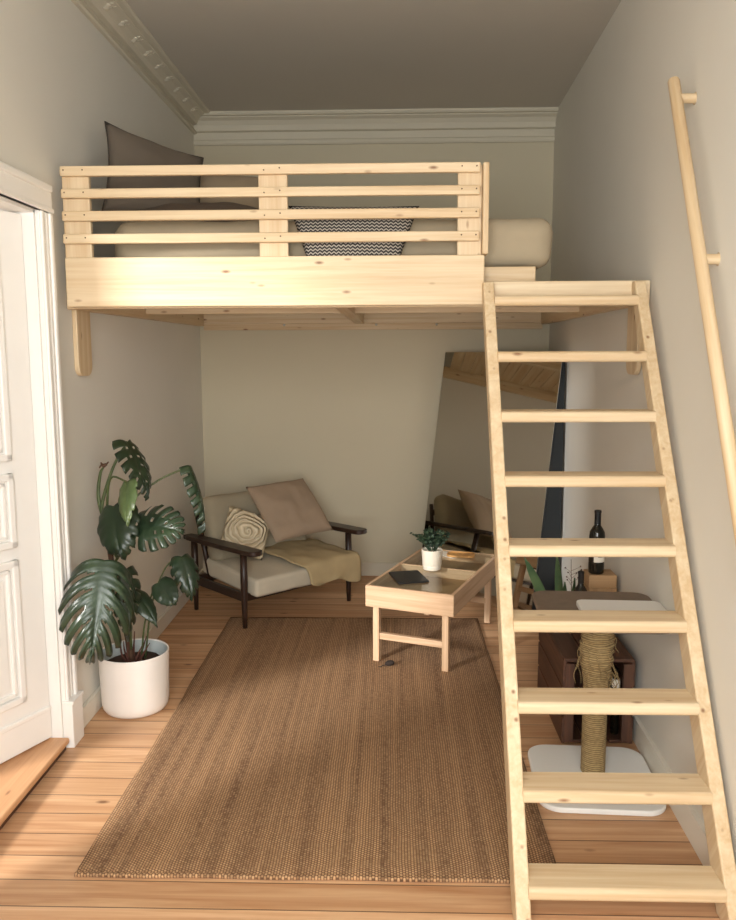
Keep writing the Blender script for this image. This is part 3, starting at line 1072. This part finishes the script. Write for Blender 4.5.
# potted small bush on the table
pp_ = thing('potted_plant', 'small green bushy plant in a cream pot on the glass table', 'plant', (0.232, 4.645, TOP - 0.0005))
lathe('pot', [(0, 0), (0.040, 0), (0.050, 0.006), (0.0535, 0.022), (0.0545, 0.026), (0.0535, 0.030), (0.0555, 0.034), (0.061, 0.120), (0.058, 0.122), (0.054, 0.112), (0, 0.110)], CERAMIC, pp_)
random.seed(4)
bm = bmesh.new()
for k in range(34):
    a = random.uniform(0, 2 * PI); e = random.uniform(0.75, 1.5)
    ln = random.uniform(0.095, 0.14)
    d = Vector((math.cos(a) * math.cos(e), math.sin(a) * math.cos(e), math.sin(e)))
    b0 = Vector((math.cos(a) * 0.02, math.sin(a) * 0.02, 0.112))
    add_tube(bm, [b0, b0 + d * ln * 0.5 + Vector((0, 0, 0.008)), b0 + d * ln], 0.0016, 0.001, 5, 3)
    for q in range(13):
        t = 0.35 + 0.65 * q / 12
        p = b0 + d * ln * t + Vector((0, 0, 0.008 * math.sin(PI * t)))
        aa = q * 2.4
        dd = (d * 0.5 + Vector((math.cos(aa), math.sin(aa), 0.35 * math.sin(q)))).normalized()
        B_ = basis(dd.cross(Vector((0, 0, 1))) + Vector((0.01, 0, 0.6)), dd)
        l_, w_ = 0.021, 0.0075
        pts = [(0, 0, 0), (l_ * .4, w_, .001), (l_ * .8, w_ * .7, 0), (l_, 0, -.002), (l_ * .8, -w_ * .7, 0), (l_ * .4, -w_, .001)]
        bm.faces.new([bm.verts.new(p + B_ @ Vector(x)) for x in pts])
obj('foliage', bm, SUCC, pp_)

tab = board('tablet', rrect(0.175, 0.240, 0.012, 5), 0.008, BLACK, None, (0.0925, 4.470, TOP + 0.0038), (0, 0, R(14)), 0.002)
tag(tab, 'black tablet lying flat on the glass table beside the plant', 'tablet')
o = board('screen', rrect(0.158, 0.220, 0.006, 4), 0.0006, plain('dark_screen', S(14, 15, 17), 0.5), tab, (0, 0, 0.0043), bevel=0)
tr = thing('serving_tray', 'small honey wooden tray on the far end of the glass table', 'tray', tc_ @ Vector((0.045, 0.345, TZ)), TB + R(12))
board('plate', rrect(0.17, 0.105, 0.035, 6), 0.010, TRAYWOOD, tr, (0, 0, 0.0055), bevel=0.003)
bm = bmesh.new()
add_tube(bm, [(x, y, 0) for x, y in rrect(0.165, 0.10, 0.035, 6)] + [(0.165 / 2 - .035, -.05, 0)], 0.004, seg=6, sm=1)
obj('rim', bm, TRAYWOOD, tr, (0, 0, 0.012), smooth=True)
pap = board('paper_sheet', rrect(0.10, 0.21, 0.002, 2), 0.002, LABELPAPER, None, tc_ @ Vector((-0.055, 0.35, TZ + 0.0015)), (0, 0, TB + R(70)), 0)
tag(pap, 'white paper sheet lying beside the wooden tray on the table', 'paper')

# small dark plush toy on the rug
toy = thing('cat_toy', 'small dark plush cat toy lying on the rug by the table leg', 'cat toy', (-0.008, 4.262, 0.010), R(30))
bm = bmesh.new(); bmesh.ops.create_uvsphere(bm, u_segments=18, v_segments=12, radius=1.0)
for v in bm.verts:
    v.co = Vector((v.co.x * 0.028 * (1 - 0.25 * v.co.x), v.co.y * 0.017, 0.015 + v.co.z * 0.015 * (1 - 0.2 * v.co.x)))
obj('body', bm, TOYGREY, toy, smooth=True)
tube('tail', [(-0.026, 0, 0.008), (-0.045, 0.008, 0.006), (-0.060, -0.004, 0.006), (-0.072, 0.006, 0.006)], 0.0028, TOYGREY, toy, 0.0018, 6)

# ------------------------------------------------------------------ leaning mirror
MA = R(46)
mu = Vector((math.cos(MA), -math.sin(MA), 0))
mn = Vector((-math.sin(MA), -math.cos(MA), 0))
MWD = 1.01
TR = Vector((1.092, 5.31, 1.690))
tilt = math.atan(0.165)
MLEN = 1.69 / math.cos(tilt)
down = (Vector((0, 0, -1)) * math.cos(tilt) + mn * math.sin(tilt)).normalized()
nrm = mu.cross(-down); nrm.normalize()
if nrm.dot(mn) < 0: nrm = -nrm
cen = TR - mu * MWD / 2 + down * MLEN / 2
mroot = thing('floor_mirror', 'tall frameless mirror leaning in the back right corner', 'mirror', (cen.x, cen.y, 0))
Bm = basis(nrm, mu)
bm = bmesh.new(); add_box(bm, (MWD, MLEN, 0.005), bevel=0.0015, seg=1)
o = obj('mirror_glass', bm, MIRROR, mroot, cen - mroot.location); o.rotation_euler = Bm.to_euler()
bm = bmesh.new(); add_box(bm, (MWD - 0.004, MLEN - 0.006, 0.018), bevel=0.002)
o = obj('backing_board', bm, BLACKBACK, mroot, cen - mroot.location - nrm * 0.0118); o.rotation_euler = Bm.to_euler()
for t in (0.11, 0.20):
    bm = bmesh.new(); add_box(bm, (0.006, 0.055, 0.012), bevel=0.001)
    o = obj('clip', bm, STEEL, mroot, TR - mu * (MWD + 0.001) + down * MLEN * t - mroot.location - nrm * 0.003); o.rotation_euler = Bm.to_euler()
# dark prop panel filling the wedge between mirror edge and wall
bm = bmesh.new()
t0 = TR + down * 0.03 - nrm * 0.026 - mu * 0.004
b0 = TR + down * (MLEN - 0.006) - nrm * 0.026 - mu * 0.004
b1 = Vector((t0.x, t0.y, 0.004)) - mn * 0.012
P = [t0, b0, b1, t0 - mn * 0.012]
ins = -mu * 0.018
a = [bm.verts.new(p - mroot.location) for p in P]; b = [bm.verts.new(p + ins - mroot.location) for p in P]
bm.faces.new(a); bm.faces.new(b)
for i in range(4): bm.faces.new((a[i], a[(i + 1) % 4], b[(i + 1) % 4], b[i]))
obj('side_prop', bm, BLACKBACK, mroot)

# ------------------------------------------------------------------ monstera
PX, PY = -1.235, 3.735
mo = thing('potted_monstera', 'tall monstera with split leaves in a white pot beside the door', 'plant', (PX, PY, 0))
lathe('pot', [(0, 0), (0.128, 0), (0.142, 0.006), (0.152, 0.022), (0.157, 0.05), (0.164, 0.278), (0.164, 0.284), (0.161, 0.287), (0.156, 0.284), (0.150, 0.20), (0, 0.20)], POTWHITE, mo, seg=64)
lathe('pot_lining', [(0.1545, 0.282), (0.1495, 0.215), (0.148, 0.208)], POTIN, mo, seg=64)
bm = bmesh.new()
rings = add_lathe(bm, [(0.148, 0.222), (0.10, 0.230), (0.05, 0.234), (0, 0.236)], 40)
for v in bm.verts:
    v.co.z += 0.010 * noise.noise(v.co * 30)
obj('soil', bm, SOIL, mo, smooth=True)


def leaf_bm(Ln, W, lobes=6, per=5, cut=0.42, droop=0.25, curl=0.18, holes=True, seed=0, nar=1.0, gap=1, a0=125, a1=108, sweep=14):
    """Split, heart-shaped leaf. Local: base at origin, tip along +X, face +Z."""
    rnd = random.Random(seed)
    bm = bmesh.new()
    nt_, ns = lobes * per, 12
    prof = [0.72, 0.98, 1.05, 0.98, 0.83, 0.60, 0.28, 0.02]

    def width(t):
        x = t * (len(prof) - 1); i = min(int(x), len(prof) - 2); f = x - i
        f = f * f * (3 - 2 * f)
        return prof[i] * (1 - f) + prof[i + 1] * f
    mid = []
    for a in range(nt_ + 1):
        t = a / nt_
        mid.append(Vector((Ln * t, 0, -droop * Ln * t * t)))
    mv = [bm.verts.new(p) for p in mid]
    for side in (1, -1):
        g = {}
        for a in range(nt_ + 1):
            t = a / nt_
            ang = R(a0 - a1 * t ** 0.75)
            w = W * width(t) * nar
            jag = 1.0
            ph = (a % per) / per
            for s in range(1, ns + 1):
                q = s / ns
                # rounded lobe ends
                if cut < 1 and q > cut:
                    jag = 1.0 - 0.10 * abs(ph - 0.42) * 2 * ((q - cut) / (1 - cut))
                an = ang + R(-sweep) * q * (1 - t)
                d = Vector((math.cos(an), side * math.sin(an), 0))
                p = mid[a] + d * (w * q * jag)
                p.z += -curl * W * q * q + 0.05 * W * math.sin(q * PI) + 0.035 * W * q * math.sin(a * 1.9 + seed)
                g[a, s] = bm.verts.new(p)
        for a in range(nt_):
            lobe_gap = (a % per) >= per - gap and 0 < a < nt_ - per // 2
            rc = cut * rnd.uniform(0.85, 1.25)
            hole = holes and (a % per) == per - 1 and rnd.random() < 0.7
            for s in range(ns):
                q = (s + 0.5) / ns
                if lobe_gap and q > rc: continue
                if hole and 0.16 < q < 0.30: continue
                if s == 0:
                    bm.faces.new((mv[a], mv[a + 1], g[a + 1, 1], g[a, 1]))
                else:
                    bm.faces.new((g[a, s], g[a + 1, s], g[a + 1, s + 1], g[a, s + 1]))
    loose = [v for v in bm.verts if not v.link_faces]
    bmesh.ops.delete(bm, geom=loose, context='VERTS')
    bmesh.ops.remove_doubles(bm, verts=bm.verts[:], dist=0.0004)
    return bm


def leaf(base, tip, normal, width, mat, **kw):
    base, tip = Vector(base), Vector(tip)
    d = tip - base
    dr = kw.get('droop', 0.25)
    bm = leaf_bm(d.length / math.sqrt(1 + dr * dr), width, **kw)
    x = d.normalized()
    z = Vector(normal); z = (z - z.dot(x) * x).normalized()
    # the droop curves the leaf, so tip it back by the same angle
    M = Matrix((x, z.cross(x), z)).transposed() @ Matrix.Rotation(-math.atan(dr), 3, 'Y')
    o = obj('leaf', bm, mat, mo, base - mo.location, smooth=True)
    o.rotation_euler = M.to_euler()
    md = o.modifiers.new('s', 'SOLIDIFY'); md.thickness = 0.0018
    # midrib
    return o


leaf((-1.225, 3.37, 0.822), (-1.255, 3.24, 0.425), (0.35, -0.86, 0.36), 0.200, LEAF, lobes=7, per=7, cut=0.32, droop=0.22, curl=0.45, seed=1, gap=2, a0=104, a1=84, sweep=34)
leaf((-1.165, 3.66, 0.912), (-0.945, 3.60, 0.900), (0.12, -0.85, 0.62), 0.125, LEAF, lobes=7, per=4, cut=0.45, droop=0.12, curl=0.15, seed=2)
leaf((-1.229, 3.75, 1.285), (-1.116, 3.68, 1.035), (0.93, -0.36, 0.20), 0.100, LEAF, lobes=7, per=4, cut=0.5, droop=0.18, curl=0.25, seed=3)
leaf((-1.195, 3.62, 1.118), (-1.170, 3.52, 0.938), (-0.45, -0.85, 0.20), 0.062, LEAF_LIGHT, lobes=5, per=4, cut=0.9, droop=0.12, curl=0.2, holes=False, seed=4)
leaf((-1.275, 3.66, 1.000), (-1.215, 3.56, 0.785), (-0.15, -0.9, 0.35), 0.110, LEAF, lobes=6, per=4, cut=0.8, droop=0.20, curl=0.35, seed=5, holes=False)
leaf((-0.947, 3.80, 1.165), (-0.868, 3.72, 0.872), (0.95, -0.10, 0.20), 0.055, LEAF, lobes=7, per=4, cut=0.42, droop=0.20, curl=0.8, seed=6)
leaf((-1.079, 3.66, 0.640), (-0.990, 3.60, 0.556), (-0.10, -0.85, 0.55), 0.060, LEAF, lobes=5, per=4, cut=1.1, droop=0.20, curl=0.2, holes=False, seed=7)
leaf((-1.005, 3.80, 0.728), (-0.945, 3.74, 0.535), (0.45, -0.8, 0.35), 0.070, LEAF, lobes=6, per=4, cut=0.75, droop=0.30, curl=0.4, holes=False, seed=8)
leaf((-1.195, 3.66, 0.600), (-1.075, 3.60, 0.452), (0.55, -0.6, 0.5), 0.052, LEAF, lobes=5, per=4, cut=1.1, droop=0.25, curl=0.3, holes=False, seed=9)
leaf((-1.212, 3.60, 0.720), (-1.190, 3.54, 0.400), (0.55, -0.85, 0.15), 0.075, LEAF, lobes=7, per=4, cut=0.45, droop=0.15, curl=0.5, seed=10)


def stalk(pts, r0, r1, mat=STEM):
    tube('stalk', [Vector(p) - mo.location for p in pts], r0, mat, mo, r1, 8)


stalk([(-1.245, 3.72, 0.23), (-1.262, 3.71, 0.45), (-1.310, 3.71, 0.70), (-1.335, 3.73, 0.90)], 0.016, 0.011, STALKBROWN)
stalk([(-1.335, 3.73, 0.88), (-1.375, 3.75, 1.02), (-1.365, 3.755, 1.13), (-1.345, 3.75, 1.17)], 0.011, 0.005)
stalk([(-1.335, 3.73, 0.86), (-1.355, 3.73, 0.98), (-1.300, 3.74, 1.16), (-1.229, 3.75, 1.288)], 0.010, 0.005)
stalk([(-1.325, 3.72, 0.84), (-1.32, 3.71, 1.02), (-1.285, 3.68, 1.13), (-1.195, 3.62, 1.12)], 0.007, 0.004)
stalk([(-1.31, 3.71, 0.80), (-1.24, 3.72, 0.98), (-1.10, 3.78, 1.10), (-0.947, 3.80, 1.166)], 0.006, 0.004)
stalk([(-1.30, 3.70, 0.72), (-1.24, 3.69, 0.80), (-1.18, 3.67, 0.88), (-1.165, 3.66, 0.912)], 0.006, 0.004)
stalk([(-1.31, 3.71, 0.76), (-1.315, 3.70, 0.90), (-1.275, 3.66, 1.00)], 0.006, 0.004)
stalk([(-1.27, 3.70, 0.45), (-1.265, 3.55, 0.66), (-1.245, 3.42, 0.80), (-1.238, 3.36, 0.812)], 0.008, 0.005)
stalk([(-1.20, 3.73, 0.23), (-1.17, 3.71, 0.42), (-1.12, 3.68, 0.58), (-1.079, 3.66, 0.640)], 0.005, 0.003)
stalk([(-1.19, 3.76, 0.23), (-1.15, 3.77, 0.50), (-1.08, 3.79, 0.68), (-1.005, 3.80, 0.728)], 0.005, 0.003)
stalk([(-1.24, 3.71, 0.30), (-1.225, 3.69, 0.50), (-1.195, 3.66, 0.60)], 0.006, 0.004)
stalk([(-1.25, 3.70, 0.36), (-1.235, 3.65, 0.58), (-1.212, 3.60, 0.72)], 0.006, 0.004)
# shrivelled bud
bm = bmesh.new()
for k in range(5):
    a = k * 1.3
    add_tube(bm, [(0, 0, 0), (0.012 * math.cos(a), 0.010 * math.sin(a), 0.012), (0.022 * math.cos(a + 0.5), 0.018 * math.sin(a + 0.5), 0.022 - 0.014 * (k % 3))], 0.006, 0.003, 6, 4)
obj('dry_bud', bm, STALKBROWN, mo, Vector((-1.343, 3.75, 1.170)) - mo.location, smooth=True)
# dead sheaths at the foot
bm = bmesh.new()
for k in range(7):
    a = k * 0.9
    add_tube(bm, [(0.02 * math.cos(a), 0.02 * math.sin(a), 0.0), (0.05 * math.cos(a), 0.05 * math.sin(a) - 0.01, 0.05), (0.07 * math.cos(a) + 0.01, 0.05 * math.sin(a), 0.10 + 0.02 * (k % 3))], 0.008, 0.002, 6, 4)
obj('dry_sheaths', bm, plain('red_brown_sheath', S(92, 54, 42), 0.8), mo, (0.005, -0.02, 0.23), smooth=True)

# ------------------------------------------------------------------ cat scratching post
CR = R(-3)
ct = thing('scratching_post', 'cat scratching post of sisal on a white rounded base behind the ladder', 'scratching post', (0.800, 3.098, 0), CR)
board('base', rrect(0.475, 0.50, 0.085, 10), 0.022, WHITEBOARD, ct, (0, 0, 0.0112), bevel=0.005)
bm = bmesh.new()
prof = [(0, 0)]
for k in range(90):
    z = 0.635 * k / 89
    fr = max(0, min(1, (z - 0.36) / 0.12))
    prof.append((0.047 + 0.0015 * (k % 2) + 0.016 * fr + 0.004 * math.sin(k * 1.7) * fr, z))
prof.append((0, 0.635))
add_lathe(bm, prof, 36)
for v in bm.verts:
    fr = max(0, min(1, (v.co.z - 0.36) / 0.1))
    r = Vector((v.co.x, v.co.y, 0))
    v.co += r * fr * 0.16 * noise.noise(v.co * 28)
post = obj('post', bm, SISAL, ct, (0.006, 0.035, 0.0222), smooth=True)
random.seed(8)
bm = bmesh.new()
for k in range(22):
    a = random.choice([random.uniform(2.6, 4.2), random.uniform(-0.6, 0.5), random.uniform(0, 2 * PI)])
    z0 = random.uniform(0.40, 0.62)
    r0 = 0.060
    p0 = Vector((r0 * math.cos(a), r0 * math.sin(a), z0))
    o_ = Vector((math.cos(a), math.sin(a), 0))
    ln = random.uniform(0.05, 0.13)
    add_tube(bm, [p0, p0 + o_ * 0.014 + Vector((0, 0, -ln * .3)), p0 + o_ * random.uniform(0.008, 0.025) + Vector((random.uniform(-.02, .02), 0, -ln * .7)), p0 + o_ * random.uniform(0.0, 0.03) + Vector((random.uniform(-.015, .015), 0, -ln))], 0.0022, 0.0012, 5, 4)
obj('frayed_strand', bm, SISAL, post, smooth=True)
board('platform', rrect(0.485, 0.475, 0.065, 10), 0.024, TAUPE, ct, (0.018, 0.090, 0.6695), bevel=0.008)
wb = board('laminate_board', rrect(0.33, 0.30, 0.030, 8), 0.020, WHITEBOARD, None, (0.898, 3.080, 0.6923), (0, 0, CR), 0.004)
tag(wb, 'white rounded board lying on the taupe top of the scratching post', 'board')

# ------------------------------------------------------------------ wooden crate in the corner
cr = thing('wooden_crate', 'dark brown wooden crate standing on the floor behind the scratching post', 'crate', (0.890, 3.69, 0))
cx0, cx1, cy0, cy1, cz = -0.155, 0.152, -0.30, 0.29, 0.386
for sx, x in ((-1, cx0 + 0.008), (1, cx1 - 0.008)):
    for k in range(3):
        box('side_board', (0.016, cy1 - cy0, 0.118), (x, 0, 0.066 + 0.128 * k), CRATEWOOD, cr, bevel=0.003)
for k in range(3):
    box('top_board', (0.094, cy1 - cy0, 0.016), (cx0 + 0.052 + 0.1015 * k, 0, cz - 0.008 + 0.004), CRATEWOOD, cr, bevel=0.003)
    box('bottom_board', (0.094, cy1 - cy0 - 0.02, 0.014), (cx0 + 0.052 + 0.1015 * k, 0, 0.012), CRATEWOOD, cr, bevel=0.003)
    box('back_board', (cx1 - cx0 - 0.034, 0.014, 0.11), (0, cy1 - 0.008, 0.075 + 0.12 * k), CRATEWOOD, cr, bevel=0.003)
for x in (cx0 + 0.030, cx1 - 0.030):
    for y in (cy0 + 0.010, cy1 - 0.026):
        box('corner_post', (0.040, 0.020, 0.355), (x, y, 0.190), CRATEWOOD, cr, bevel=0.003)
CT = cz + 0.0045


def bottle(name, label, loc, s=1.0, lab=True, cap=None, group=None):
    t = thing(name, label, 'bottle', loc, 0, group)
    pr = [(0, 0), (0.033, 0), (0.037, 0.005), (0.0375, 0.02), (0.0375, 0.185), (0.035, 0.205), (0.026, 0.222), (0.0165, 0.236), (0.0145, 0.25), (0.0140, 0.298), (0.0160, 0.299), (0.0160, 0.308), (0.012, 0.310), (0, 0.310)]
    lathe('glass', [(r * s, z * s) for r, z in pr], GLASSDARK, t, seg=32)
    lathe('capsule', [(0.0152 * s, 0.245 * s), (0.0152 * s, 0.298 * s), (0.0168 * s, 0.2985 * s), (0.0168 * s, 0.3090 * s), (0.013 * s, 0.3112 * s), (0, 0.3112 * s)], cap or BLACK, t, seg=24)
    if lab:
        bm = bmesh.new()
        n = 16
        for z0, z1, r, mi in ((0.060, 0.150, 0.0379, 0), (0.112, 0.118, 0.0381, 1), (0.098, 0.101, 0.0381, 1), (0.085, 0.088, 0.0381, 1), (0.128, 0.136, 0.0381, 1)):
            a0, a1 = (-145, -35) if mi == 0 else (-115, -65)
            vs = [[bm.verts.new((r * s * math.cos(R(a0 + (a1 - a0) * k / n)), r * s * math.sin(R(a0 + (a1 - a0) * k / n)), z * s)) for k in range(n + 1)] for z in (z0, z1)]
            for k in range(n):
                bm.faces.new((vs[0][k], vs[0][k + 1], vs[1][k + 1], vs[1][k])).material_index = mi
        obj('label', bm, [LABELPAPER, LABELINK], t, (0, 0, 0), (0, 0, R(22)), smooth=True)
    return t


bx = box('wooden_box', (0.135, 0.120, 0.190), (1.000, 3.865, CT + 0.0955), BOXWOOD, bevel=0.004)
tag(bx, 'plain wooden box on the crate, lower of two under the wine bottle', 'box', 'wooden boxes on the crate')
bx2 = box('wooden_box', (0.132, 0.118, 0.062), (0.998, 3.862, CT + 0.2222), BOXWOOD, bevel=0.004)
tag(bx2, 'shallow wooden box directly under the standing wine bottle', 'box', 'wooden boxes on the crate')
BZ = CT + 0.2537
bottle('wine_bottle', 'tall dark wine bottle with pale label standing on the wooden boxes', (0.976, 3.850, BZ), 0.98)
bottle('wine_bottle', 'dark bottle standing on the crate beside the wooden boxes', (0.889, 3.78, CT), 0.90, lab=False)
# dry sprig leaning from the corner of the crate
sp = thing('dried_sprig', 'thin dried sprig standing behind the dark bottle on the crate', 'sprig', (0.868, 3.86, CT))
bm = bmesh.new()
add_tube(bm, [(0, 0, 0), (-0.004, 0, 0.16), (-0.012, -0.01, 0.32)], 0.0022, 0.0012, 6, 4)
random.seed(3)
for k in range(8):
    z = 0.19 + 0.010 * k
    s = 1 if k % 2 else -1
    e = Vector((s * random.uniform(0.02, 0.04), random.uniform(-.02, .02), z + 0.025))
    add_tube(bm, [(-0.008, 0, z), (e.x * .6, e.y * .5, z + 0.014), e], 0.001, 0.0007, 5, 3)
    r = bmesh.ops.create_icosphere(bm, subdivisions=1, radius=0.0042)
    bmesh.ops.translate(bm, vec=e, verts=r['verts'])
obj('twigs', bm, STALKBROWN, sp, smooth=True)
# slim bottle inside the crate
t = thing('slim_bottle', 'slim dark bottle with a white collar standing inside the crate', 'bottle', (0.983, 3.47, 0.0198))
lathe('glass', [(0, 0), (0.016, 0), (0.018, 0.004), (0.018, 0.235), (0.014, 0.255), (0.010, 0.27), (0.010, 0.30), (0, 0.30)], GLASSDARK, t, seg=24)
lathe('collar', [(0.0184, 0.215), (0.0186, 0.240), (0.0155, 0.253)], LABELPAPER, t, seg=24)

# snake plant standing behind the crate
sn = thing('snake_plant', 'upright snake plant in a dark pot behind the crate', 'plant', (0.935, 4.42, 0))
lathe('pot', [(0, 0), (0.080, 0), (0.086, 0.006), (0.098, 0.19), (0.099, 0.198), (0.092, 0.198), (0.088, 0.175), (0, 0.172)], BLACKBACK, sn)
random.seed(12)
for (bx_, by_, tx, ty, tz, w) in ((-0.045, 0, -0.225, -0.10, 0.600, .034), (0.0, 0.01, -0.045, -0.07, 0.610, .028), (0.01, 0.03, 0.03, 0.05, 0.42, .028), (0.045, 0.0, 0.08, 0.03, 0.45, .026)):
    bm = bmesh.new()
    n = 14
    rows = []
    for k in range(n + 1):
        t_ = k / n
        c = Vector((bx_ + (tx - bx_) * t_ ** 1.3, by_ + (ty - by_) * t_ ** 1.3, 0.17 + (tz - 0.17) * t_))
        ww = w * (0.55 + 0.9 * t_ - 0.55 * t_ * t_) * (1 - t_ ** 5) + 0.0005
        tw = 0.5 * t_ + bx_ * 8
        dx = Vector((math.cos(tw), math.sin(tw), 0)) * ww
        nn = Vector((-math.sin(tw), math.cos(tw), 0)) * 0.008
        rows.append([bm.verts.new(c - dx), bm.verts.new(c + nn), bm.verts.new(c + dx)])
    for a_, b_ in zip(rows, rows[1:]):
        for q in range(2): bm.faces.new((a_[q], a_[q + 1], b_[q + 1], b_[q]))
    o = obj('leaf', bm, SNAKE, sn, smooth=True)
    md = o.modifiers.new('s', 'SOLIDIFY'); md.thickness = 0.003

# ------------------------------------------------------------------ light
LWIN, LHALL = 184, 185


def area(name, loc, target, sx, sy, power, col, spread=180):
    ld = bpy.data.lights.new(name, 'AREA')
    ld.shape = 'RECTANGLE'; ld.size = sx; ld.size_y = sy
    ld.energy = power; ld.color = col; ld.spread = R(spread)
    o = bpy.data.objects.new(name, ld)
    COL.objects.link(o)
    o.location = loc
    d = Vector(target) - Vector(loc)
    o.rotation_euler = d.to_track_quat('-Z', 'Y').to_euler()
    return o


area('window_daylight', ((WX0 + WX1) / 2, YR - 0.35, (WZ0 + WZ1) / 2 + 0.1), ((WX0 + WX1) / 2, 3.0, 0.9), WX1 - WX0 + 0.1, WZ1 - WZ0, LWIN, (0.99, 1.0, 0.985))
area('hallway_daylight', (-4.70, HYR - 0.5, 2.70), (-0.6, 3.6, 0.1), 1.25, 0.9, LHALL, (1.0, 0.97, 0.93), 80)

w = bpy.data.worlds.new('daylight'); sc.world = w
w.use_nodes = True
bg = w.node_tree.nodes['Background']
sky = w.node_tree.nodes.new('ShaderNodeTexSky')
sky.sky_type = 'NISHITA'
sky.sun_disc = False
sky.sun_elevation = R(35)
sky.sun_rotation = R(160)
w.node_tree.links.new(sky.outputs[0], bg.inputs[0])
bg.inputs[1].default_value = 0.06

# ------------------------------------------------------------------ camera
F = 820.0
yv = Vector((392 - 368, -(351 - 460), -F)).normalized()
zv = Vector((0, 1, 0)); zv = (zv - zv.dot(yv) * yv).normalized()
xv = yv.cross(zv)
rot = Matrix((xv, yv, zv))                            # rows: world axes in camera space
cam = bpy.data.cameras.new('camera')
cam.sensor_fit = 'VERTICAL'
cam.sensor_height = 24.0
cam.lens = 24.0 * F / 920.0
cam.clip_start = 0.02
co = bpy.data.objects.new('camera', cam)
COL.objects.link(co)
co.matrix_world = Matrix.Translation((0, 0, 1.70)) @ rot.to_4x4()
sc.camera = co

sc.view_settings.view_transform = 'Standard'
sc.view_settings.look = 'None'
sc.view_settings.gamma = 1.0
sc.view_settings.use_curve_mapping = False
sc.view_settings.exposure = 0.0
sc.cycles.max_bounces = 10
sc.cycles.diffuse_bounces = 6
sc.cycles.glossy_bounces = 4
sc.cycles.transparent_max_bounces = 8
sc.cycles.use_denoising = True
sc.cycles.sample_clamp_indirect = 6.0
